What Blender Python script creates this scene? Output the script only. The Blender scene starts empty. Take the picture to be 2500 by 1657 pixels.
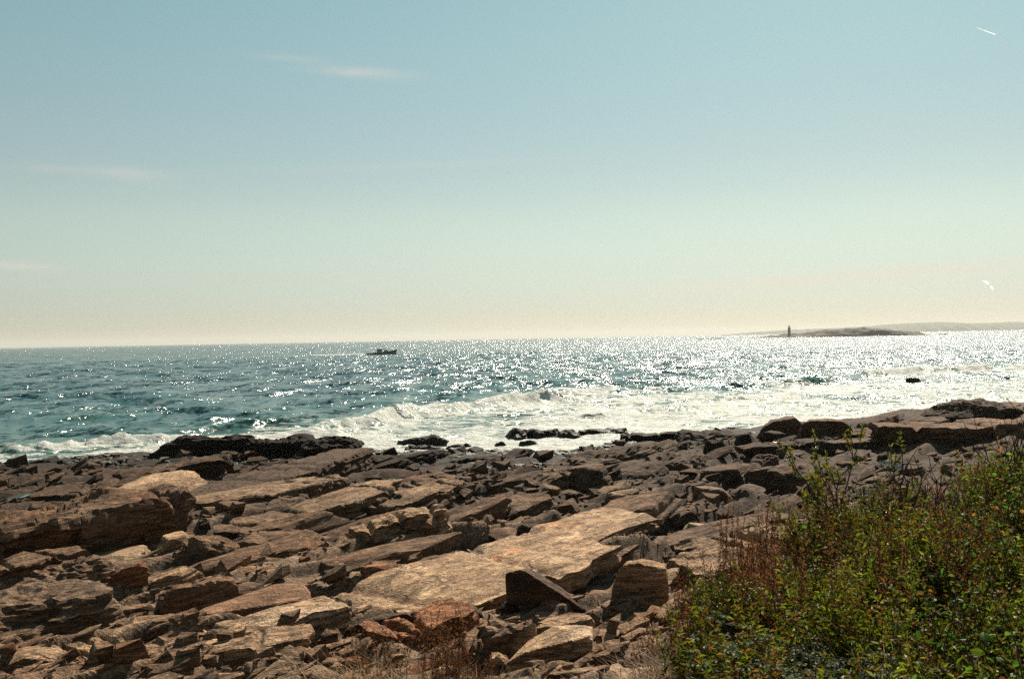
import bpy, bmesh, math, random
import numpy as np
from mathutils import Matrix, Vector

sc = bpy.context.scene
R = math.radians
rng = np.random.default_rng(7)
random.seed(7)

# ------------------------------------------------------------------ camera
CAM_H = 8.0
cam_d = bpy.data.cameras.new("camera")
cam_d.lens = 35.0
cam_d.sensor_width = 36.0
cam_d.clip_start = 0.1
cam_d.clip_end = 60000.0
cam = bpy.data.objects.new("camera", cam_d)
sc.collection.objects.link(cam)
CAM_M = Matrix.Translation((0, 0, CAM_H)) @ Matrix.Rotation(R(90 - 0.06), 4, 'X') @ Matrix.Rotation(R(-1.03), 4, 'Z')
cam.matrix_world = CAM_M
sc.camera = cam

# ------------------------------------------------------------------ sun and sky
SUN_AZ, SUN_EL = 20.0, 38.0          # degrees right of the view direction (+Y), and above the horizon
SUN_STRENGTH, SKY_STRENGTH, EXPOSURE = 5.0, 0.052, 0.72
sun_d = bpy.data.lights.new("sun", 'SUN')
sun_d.energy = SUN_STRENGTH
sun_d.angle = R(0.53)
sun_d.color = (1.0, 0.89, 0.73)
sun = bpy.data.objects.new("sun", sun_d)
sc.collection.objects.link(sun)
to_sun = Vector((math.sin(R(SUN_AZ)) * math.cos(R(SUN_EL)), math.cos(R(SUN_AZ)) * math.cos(R(SUN_EL)), math.sin(R(SUN_EL))))
sun.rotation_euler = to_sun.to_track_quat('Z', 'Y').to_euler()
sun.location = (40, 100, 90)

world = bpy.data.worlds.new("World")
sc.world = world
world.use_nodes = True
wn, wl = world.node_tree.nodes, world.node_tree.links
wn.clear()
w_out = wn.new('ShaderNodeOutputWorld')
w_bg = wn.new('ShaderNodeBackground')
w_bg.inputs['Strength'].default_value = SKY_STRENGTH
sky = wn.new('ShaderNodeTexSky')
sky.sky_type = 'NISHITA'
sky.sun_disc = False
sky.sun_elevation = R(SUN_EL)
sky.sun_rotation = R(SUN_AZ)
sky.altitude = 0
sky.air_density = 1.0
sky.dust_density = 0.15
sky.ozone_density = 1.0
wtc = wn.new('ShaderNodeTexCoord')
wsep = wn.new('ShaderNodeSeparateXYZ')
wl.new(wtc.outputs['Generated'], wsep.inputs[0])


def wmath(op, a, b=None, c=None):
    n = wn.new('ShaderNodeMath')
    n.operation = op
    for i, v in enumerate((a, b, c)):
        if v is None:
            continue
        if hasattr(v, 'is_output'):
            wl.new(v, n.inputs[i])
        else:
            n.inputs[i].default_value = v
    return n.outputs[0]


# the sky's own tint: teal overhead, cream towards the horizon (whole dome, by elevation only)
tint = wn.new('ShaderNodeValToRGB')
tint.color_ramp.interpolation = 'EASE'
e = tint.color_ramp.elements
e[0].position = 0.0
e[0].color = (0.63, 0.67, 0.79, 1)
e[1].position = 0.34
e[1].color = (1.16, 1.24, 0.88, 1)
el = tint.color_ramp.elements.new(0.13)
el.color = (1.08, 0.99, 0.77, 1)
wl.new(wsep.outputs['Z'], tint.inputs[0])
wmul = wn.new('ShaderNodeMix')
wmul.data_type = 'RGBA'
wmul.blend_type = 'MULTIPLY'
wmul.inputs[0].default_value = 1.0
wl.new(sky.outputs[0], wmul.inputs['A'])
wl.new(tint.outputs[0], wmul.inputs['B'])

# thin cirrus wisps, at fixed bearings on the dome
az = wmath('ARCTAN2', wsep.outputs['X'], wsep.outputs['Y'])
elv = wmath('ARCSINE', wsep.outputs['Z'])
cz = wn.new('ShaderNodeCombineXYZ')
wl.new(wmath('MULTIPLY', az, 14.0), cz.inputs[0])
wl.new(wmath('MULTIPLY', elv, 150.0), cz.inputs[1])
wnoise = wn.new('ShaderNodeTexNoise')
wnoise.inputs['Scale'].default_value = 1.0
wnoise.inputs['Detail'].default_value = 5.0
wl.new(cz.outputs[0], wnoise.inputs['Vector'])
wisps = [  # bearing, elevation, half-length, half-height, slope, strength (degrees)
    (-8.1, 14.9, 2.4, 0.28, -0.045, 0.50), (-12.5, 15.6, 2.2, 0.22, -0.03, 0.16),
    (-20.8, 9.1, 1.8, 0.33, -0.05, 0.32), (-24.0, 9.2, 2.5, 0.20, 0.0, 0.18),
    (-26.4, 4.2, 2.0, 0.26, -0.05, 0.38), (16.5, 2.9, 9.0, 0.38, 0.028, 0.55), (24.0, 3.3, 5.0, 0.33, 0.02, 0.45),
    (-5.0, 9.9, 9.0, 0.22, 0.04, 0.12), (42.0, 12.0, 6.0, 0.5, 0.03, 0.3), (-45.0, 8.0, 6.0, 0.5, 0.03, 0.3)]
tot = None
for (a0, e0, ha, he, sl, st) in wisps:
    da = wmath('SUBTRACT', az, R(a0))
    de = wmath('SUBTRACT', wmath('SUBTRACT', elv, R(e0)), wmath('MULTIPLY', da, sl))
    qa = wmath('POWER', wmath('ABSOLUTE', wmath('DIVIDE', da, R(ha))), 2.0)
    qe = wmath('POWER', wmath('ABSOLUTE', wmath('DIVIDE', de, R(he))), 2.0)
    g = wmath('MULTIPLY', wmath('EXPONENT', wmath('MULTIPLY', wmath('ADD', qa, qe), -1.0)), st)
    tot = g if tot is None else wmath('ADD', tot, g)
wfac = wmath('MULTIPLY', tot, wmath('MULTIPLY_ADD', wnoise.outputs[0], 1.8, -0.25))
wcl = wn.new('ShaderNodeClamp')
wl.new(wfac, wcl.inputs[0])
wmix = wn.new('ShaderNodeMix')
wmix.data_type = 'RGBA'
wl.new(wcl.outputs[0], wmix.inputs[0])
wl.new(wmul.outputs['Result'], wmix.inputs['A'])
wmix.inputs['B'].default_value = (9.8, 8.5, 7.0, 1)
wl.new(wmix.outputs['Result'], w_bg.inputs['Color'])
wl.new(w_bg.outputs[0], w_out.inputs[0])

vs = sc.view_settings
vs.view_transform = 'Standard'
vs.look = 'None'
vs.exposure = EXPOSURE
vs.gamma = 1.0
vs.use_curve_mapping = False
sc.render.engine = 'CYCLES'
cy = sc.cycles
cy.use_denoising = False
cy.max_bounces = 6
cy.diffuse_bounces = 1
cy.glossy_bounces = 2
cy.transmission_bounces = 3
cy.volume_bounces = 0
cy.transparent_max_bounces = 6
cy.caustics_reflective = False
cy.caustics_refractive = False
cy.sample_clamp_indirect = 4.0

# ------------------------------------------------------------------ pixels and points
F_PX = 35.0 / 36.0 * 2500.0


def ray(px, py):
    v = Vector(((px - 1250.0) / F_PX, -(py - 828.5) / F_PX, -1.0))
    d = CAM_M.to_3x3() @ v
    return np.array(d)


def on_level(px, py, z):
    """The point of height z that is seen at a pixel of the photograph."""
    d = ray(px, py)
    t = (z - CAM_H) / d[2]
    return d[0] * t, d[1] * t


def at_dist(px, py, dist):
    d = ray(px, py)
    t = dist / d[1]
    return np.array((d[0] * t, dist, CAM_H + d[2] * t))


def on_ground(px, py, fn):
    d = ray(px, py)
    ts = np.geomspace(2.0, 400.0, 3000)
    z = CAM_H + d[2] * ts
    g = fn(d[0] * ts, d[1] * ts)
    i = int(np.argmax(z <= g))
    return d[0] * ts[i], d[1] * ts[i]


# ------------------------------------------------------------------ numpy noise
def _h(ix, iy, iz, seed):
    h = (ix.astype(np.int64) * 374761393 + iy.astype(np.int64) * 668265263 + iz.astype(np.int64) * 2147483647 + int(seed) * 1274126177) & 0xFFFFFFFF
    h = ((h ^ (h >> 13)) * 1274126177) & 0xFFFFFFFF
    h = ((h ^ (h >> 16)) * 2246822519) & 0xFFFFFFFF
    h = h ^ (h >> 15)
    return (h & 0xFFFFFF) / float(0xFFFFFF)


def hsh(ix, iy=None, seed=0):
    ix = np.asarray(ix)
    iy = np.zeros_like(ix) if iy is None else np.asarray(iy)
    return _h(ix, iy, np.zeros_like(ix), seed)


def n2(x, y, seed=0):
    x0, y0 = np.floor(x), np.floor(y)
    fx, fy = x - x0, y - y0
    fx = fx * fx * (3 - 2 * fx)
    fy = fy * fy * (3 - 2 * fy)
    a, b = hsh(x0, y0, seed), hsh(x0 + 1, y0, seed)
    c, d = hsh(x0, y0 + 1, seed), hsh(x0 + 1, y0 + 1, seed)
    return (a + (b - a) * fx + (c - a) * fy + (a - b - c + d) * fx * fy) * 2 - 1


def n3(x, y, z, seed=0):
    x0, y0, z0 = np.floor(x), np.floor(y), np.floor(z)
    fx, fy, fz = x - x0, y - y0, z - z0
    fx = fx * fx * (3 - 2 * fx)
    fy = fy * fy * (3 - 2 * fy)
    fz = fz * fz * (3 - 2 * fz)
    out = 0
    for i in (0, 1):
        for j in (0, 1):
            for k in (0, 1):
                w = (fx if i else 1 - fx) * (fy if j else 1 - fy) * (fz if k else 1 - fz)
                out = out + w * _h(x0 + i, y0 + j, z0 + k, seed)
    return out * 2 - 1


def fbm2(x, y, oct=4, seed=0, gain=0.5):
    s, a = 0, 1.0
    for i in range(oct):
        s = s + a * n2(x * 2 ** i + 17.3 * i, y * 2 ** i - 9.1 * i, seed + i)
        a *= gain
    return s


def fbm3(p, freq, oct=4, seed=0, gain=0.5):
    s, a = 0, 1.0
    for i in range(oct):
        f = freq * 2 ** i
        s = s + a * n3(p[:, 0] * f + 3.7 * i, p[:, 1] * f + 7.9 * i, p[:, 2] * f - 5.3 * i, seed + i)
        a *= gain
    return s


def sstep(a, b, x):
    t = np.clip((x - a) / (b - a), 0, 1)
    return t * t * (3 - 2 * t)


# ------------------------------------------------------------------ mesh helpers
COL = sc.collection


def mesh_np(name, verts, faces, smooth=False):
    """verts (N,3), faces (M,k) of one size."""
    me = bpy.data.meshes.new(name)
    verts = np.ascontiguousarray(verts, dtype=np.float32)
    faces = np.ascontiguousarray(faces, dtype=np.int32)
    m, k = faces.shape
    me.vertices.add(len(verts))
    me.vertices.foreach_set('co', verts.ravel())
    me.loops.add(m * k)
    me.loops.foreach_set('vertex_index', faces.ravel())
    me.polygons.add(m)
    me.polygons.foreach_set('loop_start', np.arange(0, m * k, k, dtype=np.int32))
    me.polygons.foreach_set('loop_total', np.full(m, k, dtype=np.int32))
    me.update(calc_edges=True)
    me.polygons.foreach_set('use_smooth', np.full(m, bool(smooth)))
    me.update()
    return me


def add_attr(me, name, values):
    a = me.attributes.new(name, 'FLOAT', 'POINT')
    a.data.foreach_set('value', np.ascontiguousarray(values, dtype=np.float32))


def link(name, me, mat=None, parent=None, loc=None, rot=None):
    o = bpy.data.objects.new(name, me)
    COL.objects.link(o)
    if mat is not None and me is not None:
        if len(me.materials) == 0:
            me.materials.append(mat)
    if parent is not None:
        o.parent = parent
    if loc is not None:
        o.location = loc
    if rot is not None:
        o.rotation_euler = rot
    return o


def tag(o, label=None, cat=None, group=None, kind=None):
    if label:
        o['label'] = label
    if cat:
        o['category'] = cat
    if group:
        o['group'] = group
    if kind:
        o['kind'] = kind
    return o


class MB:
    """Collects triangles for one mesh."""

    def __init__(self):
        self.v, self.f, self.n = [], [], 0

    def add(self, verts, tris):
        verts = np.asarray(verts, dtype=float).reshape(-1, 3)
        self.v.append(verts)
        self.f.append(np.asarray(tris, dtype=int).reshape(-1, 3) + self.n)
        self.n += len(verts)

    def box(self, c, d, rz=0.0, taper=1.0):
        x, y, z = d[0] / 2, d[1] / 2, d[2] / 2
        v = np.array([(-x, -y, -z), (x, -y, -z), (x, y, -z), (-x, y, -z), (-x * taper, -y * taper, z), (x * taper, -y * taper, z), (x * taper, y * taper, z), (-x * taper, y * taper, z)])
        ca, sa = math.cos(rz), math.sin(rz)
        v = np.c_[v[:, 0] * ca - v[:, 1] * sa, v[:, 0] * sa + v[:, 1] * ca, v[:, 2]] + np.array(c)
        q = [(0, 3, 2, 1), (4, 5, 6, 7), (0, 1, 5, 4), (1, 2, 6, 5), (2, 3, 7, 6), (3, 0, 4, 7)]
        self.add(v, [t for a, b, c_, d_ in q for t in ((a, b, c_), (a, c_, d_))])

    def tube(self, pts, rad, sides=4, cap=True):
        pts = np.asarray(pts, dtype=float)
        k = len(pts)
        rad = np.broadcast_to(np.asarray(rad, dtype=float), (k,))
        t = np.gradient(pts, axis=0)
        t /= np.linalg.norm(t, axis=1)[:, None] + 1e-9
        ref = np.where(np.abs(t[:, 2:3]) > 0.9, np.array([[1.0, 0, 0]]), np.array([[0, 0, 1.0]]))
        u = np.cross(t, ref)
        u /= np.linalg.norm(u, axis=1)[:, None] + 1e-9
        w = np.cross(t, u)
        a = np.arange(sides) / sides * 2 * math.pi
        ring = pts[:, None, :] + rad[:, None, None] * (np.cos(a)[None, :, None] * u[:, None, :] + np.sin(a)[None, :, None] * w[:, None, :])
        idx = np.arange(k * sides).reshape(k, sides)
        p, q = idx[:-1], idx[1:]
        p2, q2 = np.roll(p, -1, 1), np.roll(q, -1, 1)
        tr = np.concatenate([np.stack([p, q, q2], -1).reshape(-1, 3), np.stack([p, q2, p2], -1).reshape(-1, 3)])
        v = ring.reshape(-1, 3)
        if cap:
            c0, c1 = len(v), len(v) + 1
            v = np.vstack([v, pts[0], pts[-1]])
            e0 = np.array([(c0, idx[0][i], idx[0][(i + 1) % sides]) for i in range(sides)])
            e1 = np.array([(c1, idx[-1][(i + 1) % sides], idx[-1][i]) for i in range(sides)])
            tr = np.concatenate([tr, e0, e1])
        self.add(v, tr)

    def lathe(self, prof, sides=16, c=(0, 0, 0)):
        prof = np.asarray(prof, dtype=float)
        a = np.arange(sides) / sides * 2 * math.pi
        k = len(prof)
        v = np.stack([prof[:, 0:1] * np.cos(a) + c[0], prof[:, 0:1] * np.sin(a) + c[1], np.repeat(prof[:, 1:2], sides, 1) + c[2]], -1).reshape(-1, 3)
        idx = np.arange(k * sides).reshape(k, sides)
        p, q = idx[:-1], idx[1:]
        p2, q2 = np.roll(p, -1, 1), np.roll(q, -1, 1)
        self.add(v, np.concatenate([np.stack([p, p2, q2], -1).reshape(-1, 3), np.stack([p, q2, q], -1).reshape(-1, 3)]))

    def leaves(self, base, d, nrm, L, W, fold=0.25, droop=0.0):
        """Many pointed leaves of two folded triangles each."""
        n = len(base)
        d = d / (np.linalg.norm(d, axis=1)[:, None] + 1e-9)
        s = np.cross(d, nrm)
        s /= np.linalg.norm(s, axis=1)[:, None] + 1e-9
        up = np.cross(s, d)
        L = np.broadcast_to(L, (n,))[:, None]
        W = np.broadcast_to(W, (n,))[:, None]
        mid = base + d * L * 0.45 + up * W * fold
        tip = base + d * L - up * L * droop
        v = np.stack([base, mid - s * W * 0.5, tip, mid + s * W * 0.5], 1).reshape(-1, 3)
        i = np.arange(n)[:, None] * 4
        self.add(v, np.concatenate([i + np.array([[0, 1, 2]]), i + np.array([[0, 2, 3]])]))

    def bigleaves(self, base, d, nrm, L, W, fold=0.2, droop=0.2):
        n = len(base)
        d = d / (np.linalg.norm(d, axis=1)[:, None] + 1e-9)
        s = np.cross(d, nrm)
        s /= np.linalg.norm(s, axis=1)[:, None] + 1e-9
        up = np.cross(s, d)
        L = np.broadcast_to(L, (n,))[:, None]
        W = np.broadcast_to(W, (n,))[:, None]

        def P(t, w):
            return base + d * L * t - up * L * droop * t * t + s * W * 0.5 * w + up * W * fold * abs(w)
        v = np.stack([P(0, 0), P(0.2, -0.75), P(0.5, -1), P(0.8, -0.55), P(1, 0), P(0.8, 0.55), P(0.5, 1), P(0.2, 0.75), P(0.35, 0), P(0.7, 0)], 1).reshape(-1, 3)
        i = np.arange(n)[:, None] * 10
        T = [(0, 8, 1), (1, 8, 2), (2, 8, 9), (2, 9, 3), (3, 9, 4), (4, 9, 5), (5, 9, 6), (6, 9, 8), (6, 8, 7), (7, 8, 0)]
        self.add(v, np.concatenate([i + np.array([t]) for t in T]))

    def mesh(self, name, smooth=False):
        return mesh_np(name, np.vstack(self.v), np.vstack(self.f), smooth)

    def build(self, name, mat, parent=None, smooth=False, loc=None, rot=None):
        return link(name, self.mesh(name, smooth), mat, parent, loc, rot)


# ------------------------------------------------------------------ materials
class NT:
    def __init__(self, name):
        self.m = bpy.data.materials.new(name)
        self.m.use_nodes = True
        self.t = self.m.node_tree
        self.t.nodes.clear()
        self.out = self.t.nodes.new('ShaderNodeOutputMaterial')

    def n(self, kind, **kw):
        x = self.t.nodes.new(kind)
        for k, v in kw.items():
            setattr(x, k, v)
        return x

    def set(self, sock, v):
        if hasattr(v, 'is_output'):
            self.t.links.new(v, sock)
        else:
            sock.default_value = v

    def math(self, op, a, b=0.0, c=0.0, clamp=False):
        x = self.n('ShaderNodeMath', operation=op)
        x.use_clamp = clamp
        for i, v in enumerate((a, b, c)):
            self.set(x.inputs[i], v)
        return x.outputs[0]

    def mix(self, f, a, b, blend='MIX'):
        x = self.n('ShaderNodeMix', data_type='RGBA', blend_type=blend)
        self.set(x.inputs[0], f)
        self.set(x.inputs['A'], a if hasattr(a, 'is_output') else (*a, 1)[:4])
        self.set(x.inputs['B'], b if hasattr(b, 'is_output') else (*b, 1)[:4])
        return x.outputs['Result']

    def noise(self, vec, scale, detail=4.0, rough=0.55, dist=0.0):
        x = self.n('ShaderNodeTexNoise')
        self.set(x.inputs['Vector'], vec)
        x.inputs['Scale'].default_value = scale
        x.inputs['Detail'].default_value = detail
        x.inputs['Roughness'].default_value = rough
        x.inputs['Distortion'].default_value = dist
        return x.outputs[0]

    def ramp(self, f, stops, interp='LINEAR'):
        x = self.n('ShaderNodeValToRGB')
        x.color_ramp.interpolation = interp
        els = x.color_ramp.elements
        while len(els) < len(stops):
            els.new(0.5)
        for e_, (p, c) in zip(els, stops):
            e_.position = p
            e_.color = (*c, 1)[:4] if not isinstance(c, (int, float)) else (c, c, c, 1)
        self.set(x.inputs[0], f)
        return x.outputs[0]

    def mapping(self, vec, scale=(1, 1, 1), rot=(0, 0, 0), loc=(0, 0, 0)):
        x = self.n('ShaderNodeMapping')
        self.set(x.inputs['Vector'], vec)
        x.inputs['Scale'].default_value = scale
        x.inputs['Rotation'].default_value = rot
        self.set(x.inputs['Location'], loc)
        return x.outputs[0]

    def sstep(self, v, a, b):
        x = self.n('ShaderNodeMapRange', interpolation_type='SMOOTHSTEP')
        self.set(x.inputs['Value'], v)
        x.inputs['From Min'].default_value = a
        x.inputs['From Max'].default_value = b
        return x.outputs['Result']

    def bump(self, h, dist, strength=1.0, normal=None):
        x = self.n('ShaderNodeBump')
        self.set(x.inputs['Height'], h)
        x.inputs['Distance'].default_value = dist
        x.inputs['Strength'].default_value = strength
        if normal is not None:
            self.set(x.inputs['Normal'], normal)
        return x.outputs[0]

    def bsdf(self, color, rough=0.8, spec=0.5, ior=1.5, normal=None, metallic=0.0):
        x = self.n('ShaderNodeBsdfPrincipled')
        self.set(x.inputs['Base Color'], color if hasattr(color, 'is_output') else (*color, 1)[:4])
        self.set(x.inputs['Roughness'], rough)
        x.inputs['Specular IOR Level'].default_value = spec
        x.inputs['IOR'].default_value = ior
        x.inputs['Metallic'].default_value = metallic
        if normal is not None:
            self.set(x.inputs['Normal'], normal)
        return x.outputs[0]

    def end(self, sh):
        self.t.links.new(sh, self.out.inputs['Surface'])
        return self.m


STRIKE = R(52)


def rock_material(name, terrain=False):
    N = NT(name)
    tc = N.n('ShaderNodeTexCoord')
    geo = N.n('ShaderNodeNewGeometry')
    oi = N.n('ShaderNodeObjectInfo')
    wsep = N.n('ShaderNodeSeparateXYZ')
    N.set(wsep.inputs[0], geo.outputs['Position'])
    if terrain:
        co = tc.outputs['Object']
        cs = N.mapping(co, (0.55, 2.6, 3.2), (0, 0, -STRIKE))
    else:
        off = N.n('ShaderNodeVectorMath', operation='ADD')
        N.set(off.inputs[0], tc.outputs['Object'])
        r = N.math('MULTIPLY', oi.outputs['Random'], 57.0)
        N.set(off.inputs[1], r)
        co = off.outputs[0]
        cs = N.mapping(co, (0.8, 1.5, 4.5))
    big = N.noise(co, 0.33, 4, 0.6)
    bands = N.noise(cs, 1.5, 7, 0.68, 0.6)
    part = N.noise(N.mapping(cs, (0.7, 1.0, 1.0)), 4.2, 5, 0.7, 0.8)
    fine = N.noise(co, 11.0, 5, 0.65)
    speck = N.noise(co, 38.0, 2, 0.6)
    base = N.ramp(bands, [(0.25, (0.036, 0.022, 0.014)), (0.45, (0.088, 0.056, 0.036)), (0.6, (0.155, 0.105, 0.069)), (0.78, (0.28, 0.205, 0.140))])
    base = N.mix(N.sstep(big, 0.50, 0.70), base, N.ramp(bands, [(0.2, (0.056, 0.040, 0.030)), (0.75, (0.185, 0.140, 0.105))]))
    # iron staining
    rust = N.math('MULTIPLY', N.sstep(N.noise(cs, 0.55, 3, 0.6, 0.4), 0.55, 0.72), N.sstep(fine, 0.35, 0.65))
    base = N.mix(N.math('MULTIPLY', rust, 0.75), base, (0.20, 0.085, 0.036))
    # lichen and grain
    lich = N.sstep(N.noise(co, 5.0, 5, 0.75), 0.58, 0.68)
    base = N.mix(N.math('MULTIPLY', lich, 0.6), base, (0.045, 0.033, 0.025))
    base = N.mix(N.math('MULTIPLY', N.sstep(speck, 0.5, 0.72), 0.4), base, (0.24, 0.185, 0.135))
    base = N.mix(N.math('MULTIPLY', N.sstep(speck, 0.5, 0.3), 0.6), base, (0.040, 0.028, 0.020))
    base = N.mix(N.math('MULTIPLY', N.sstep(part, 0.43, 0.34), 0.7), base, (0.030, 0.020, 0.014))
    # joints and cracks, dark with grit
    dv = N.n('ShaderNodeVectorMath', operation='ADD')
    N.set(dv.inputs[0], N.mapping(cs, (0.75, 0.75, 0.55)))
    N.set(dv.inputs[1], N.math('MULTIPLY', bands, 0.9))
    vo = N.n('ShaderNodeTexVoronoi', feature='DISTANCE_TO_EDGE')
    N.set(vo.inputs['Vector'], dv.outputs[0])
    vo.inputs['Scale'].default_value = 0.9
    crack = N.math('MAXIMUM', N.sstep(vo.outputs['Distance'], 0.0, 0.03), N.sstep(N.noise(co, 0.9, 3, 0.6), 0.44, 0.54))
    base = N.mix(N.math('MULTIPLY', N.math('SUBTRACT', 1.0, crack), 0.6), base, (0.018, 0.012, 0.009))
    z = wsep.outputs['Z']
    zj = N.math('ADD', z, N.math('MULTIPLY', N.math('SUBTRACT', big, 0.5), 1.6))
    # bleached upper shore, brown middle shore, black and weedy tide zone
    if terrain:
        up = N.ramp(N.math('DIVIDE', zj, 5.0), [(0.28, (0.70, 0.62, 0.55)), (0.52, (1.0, 0.92, 0.85)), (0.69, (2.7, 2.54, 2.28))])
    else:
        up = N.ramp(N.math('DIVIDE', zj, 5.0), [(0.25, (0.85, 0.78, 0.71)), (0.54, (1.0, 0.95, 0.90)), (0.71, (1.95, 1.85, 1.70))])
        up = N.mix(1.0, up, oi.outputs['Color'], 'MULTIPLY')
    base = N.mix(1.0, base, up, 'MULTIPLY')
    weed = N.sstep(N.math('ADD', zj, N.math('MULTIPLY', fine, 0.3)), 1.75, 1.1)
    weedc = N.ramp(N.noise(co, 4.0, 5, 0.7), [(0.3, (0.010, 0.007, 0.004)), (0.55, (0.024, 0.017, 0.008)), (0.75, (0.048, 0.036, 0.014))])
    base = N.mix(N.math('MULTIPLY', weed, 0.92), base, weedc)
    if terrain:
        at = N.n('ShaderNodeAttribute', attribute_name='soil')
        soilc = N.ramp(fine, [(0.3, (0.035, 0.024, 0.015)), (0.7, (0.10, 0.07, 0.042))])
        base = N.mix(at.outputs['Fac'], base, soilc)
    rough = N.math('SUBTRACT', 0.88, N.math('ADD', N.math('MULTIPLY', weed, 0.12), N.math('MULTIPLY', N.sstep(z, 0.6, 0.2), 0.30)))
    h = N.math('ADD', N.math('MULTIPLY', bands, 1.0), N.math('ADD', N.math('MULTIPLY', fine, 0.55), N.math('MULTIPLY', speck, 0.18)))
    h = N.math('ADD', h, N.math('MULTIPLY', crack, 0.5))
    h = N.math('ADD', h, N.math('MULTIPLY', N.sstep(part, 0.30, 0.55), 0.55))
    nrm = N.bump(h, 0.15 if terrain else 0.11, 1.0)
    return N.end(N.bsdf(base, rough, 0.22, normal=nrm))


M_ROCK = rock_material('shore_rock')
M_TERR = rock_material('shore_bedrock', True)


def simple(name, col, rough=0.6, spec=0.4, var=0.25, scale=3.0, metallic=0.0):
    N = NT(name)
    tc = N.n('ShaderNodeTexCoord')
    ns = N.noise(tc.outputs['Object'], scale, 4, 0.6)
    c = N.mix(N.math('MULTIPLY', ns, 1.0), tuple(x * (1 - var) for x in col), tuple(min(1, x * (1 + var)) for x in col))
    return N.end(N.bsdf(c, rough, spec, metallic=metallic))


def leaf_material(name, stops, rough=0.45, transl=0.4, spec=0.4, tcol=None, clump=True):
    """stops: colours picked at random leaf by leaf."""
    N = NT(name)
    geo = N.n('ShaderNodeNewGeometry')
    oi = N.n('ShaderNodeObjectInfo')
    tc = N.n('ShaderNodeTexCoord')
    r = N.math('FRACT', N.math('ADD', geo.outputs['Random Per Island'], N.math('MULTIPLY', oi.outputs['Random'], 3.0)))
    c = N.ramp(r, stops)
    ns = N.noise(tc.outputs['Object'], 30.0, 3, 0.6)
    c = N.mix(N.math('MULTIPLY', N.sstep(ns, 0.5, 0.8), 0.35), c, (0.12, 0.075, 0.03))
    lum = N.math('MULTIPLY_ADD', N.math('FRACT', N.math('MULTIPLY', oi.outputs['Random'], 7.13)), 1.15, 0.5)
    lumc = N.n('ShaderNodeCombineColor')
    for k_ in range(3):
        N.set(lumc.inputs[k_], lum)
    c = N.mix(1.0, c, lumc.outputs[0], 'MULTIPLY') if clump else c
    b = N.bsdf(c, rough, spec)
    tr = N.n('ShaderNodeBsdfTranslucent')
    N.set(tr.inputs['Color'], N.mix(1.0, c, (1.25, 1.45, 0.7) if tcol is None else tcol, 'MULTIPLY'))
    mx = N.n('ShaderNodeMixShader')
    mx.inputs[0].default_value = transl
    N.t.links.new(b, mx.inputs[1])
    N.t.links.new(tr.outputs[0], mx.inputs[2])
    return N.end(mx.outputs[0])


# ------------------------------------------------------------------ the shore's shape
S_DIR = np.array((math.cos(STRIKE), math.sin(STRIKE)))
T_DIR = np.array((math.sin(STRIKE), -math.cos(STRIKE)))


def shore_y(x):
    xs = [-60, -34, -26, -9, 1, 6, 10, 17, 25, 33, 60]
    ys = [62, 67, 73, 70, 66, 72, 80, 76, 82, 90, 96]
    return np.interp(x, xs, ys)


def base_h(x, y):
    x, y = np.asarray(x, float), np.asarray(y, float)
    k = shore_y(x) / 70.0
    yy = np.where(y > 20, 20 + (y - 20) / (1 + (k - 1) * np.clip((y - 20) / 50, 0, 1)), y)
    z = np.interp(yy, [-80, 0, 3, 8, 12, 20, 30, 40, 50, 60, 68, 72, 80, 100, 140], [7.0, 6.35, 5.75, 4.55, 3.85, 3.2, 2.6, 2.0, 1.45, 0.9, 0.35, -0.25, -1.2, -2.5, -4])
    # rise on the right
    z = z + 1.0 * sstep(8, 20, x) * sstep(36, 52, y) * (1 - sstep(72, 86, y)) + 0.9 * sstep(22, 34, x) * sstep(34, 60, y) * (1 - sstep(76, 92, y))
    return z


def bank(x, y):
    """Grown-over bank at the right foreground: 0 to 1, and its height."""
    xl = 0.55 + 0.098 * y
    m = sstep(-0.25, 0.75, x - xl + 0.18 * np.sin(y * 2.1)) * (1 - sstep(11.6, 14.2, y + 0.3 * np.sin(x * 1.7)))
    top = np.interp(y, [0, 3, 6, 8, 10, 12, 15], [6.4, 5.9, 5.25, 4.95, 4.75, 4.6, 4.4]) + 0.27 * np.clip(x - 1.6, 0, 6) * sstep(5, 9, y)
    return m, top


def ground_soft(x, y):
    z = base_h(x, y)
    m, top = bank(x, y)
    return z + m * np.maximum(top - z, 0)


def cells(x, y, L, W, seed, tilt_t, tilt_s, warp):
    """A pavement of joint-bounded blocks, long along the strike of the rock: relief with bevelled joints."""
    s = x * S_DIR[0] + y * S_DIR[1]
    t = x * T_DIR[0] + y * T_DIR[1]
    s, t = s + warp * L * 0.22 * fbm2(s / L * 0.8, t / W * 0.35, 2, seed + 11), t + warp * W * 0.5 * fbm2(s / L * 0.7, t / W * 0.22, 2, seed + 23)
    v = t / W
    row = np.floor(v)
    sh = hsh(row, None, seed + 3)
    sc_ = 0.6 + 0.9 * hsh(row, None, seed + 4)
    u = s / (L * sc_) + sh * 7.3
    colm = np.floor(u)
    fu, fv = u - colm, v - row
    o = hsh(row, colm, seed + 5) * 2 - 1
    a = (hsh(row, colm, seed + 6) * 2 - 1)
    b = (hsh(row, colm, seed + 7) * 2 - 1)
    tl = (tilt_t * (0.75 + 0.55 * a)) * (fv - 0.5) * W + (tilt_s * b) * (fu - 0.5) * L * sc_
    e = np.minimum(np.minimum(fu, 1 - fu) * L * sc_, np.minimum(fv, 1 - fv) * W)
    wid = np.maximum(0.03 * W, 0.0062 * np.hypot(x, y))
    k = sstep(0, 1, e / wid) * np.clip(2.2 - 4.4 * wid / W, 0, 1)
    return o * k, tl * k, e + (1 - k) * 0.0


POOLS = []      # x, y, radius x, radius y, water level
SOFT = []       # smooth slabs: x, y, half-length, half-width, yaw


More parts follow.
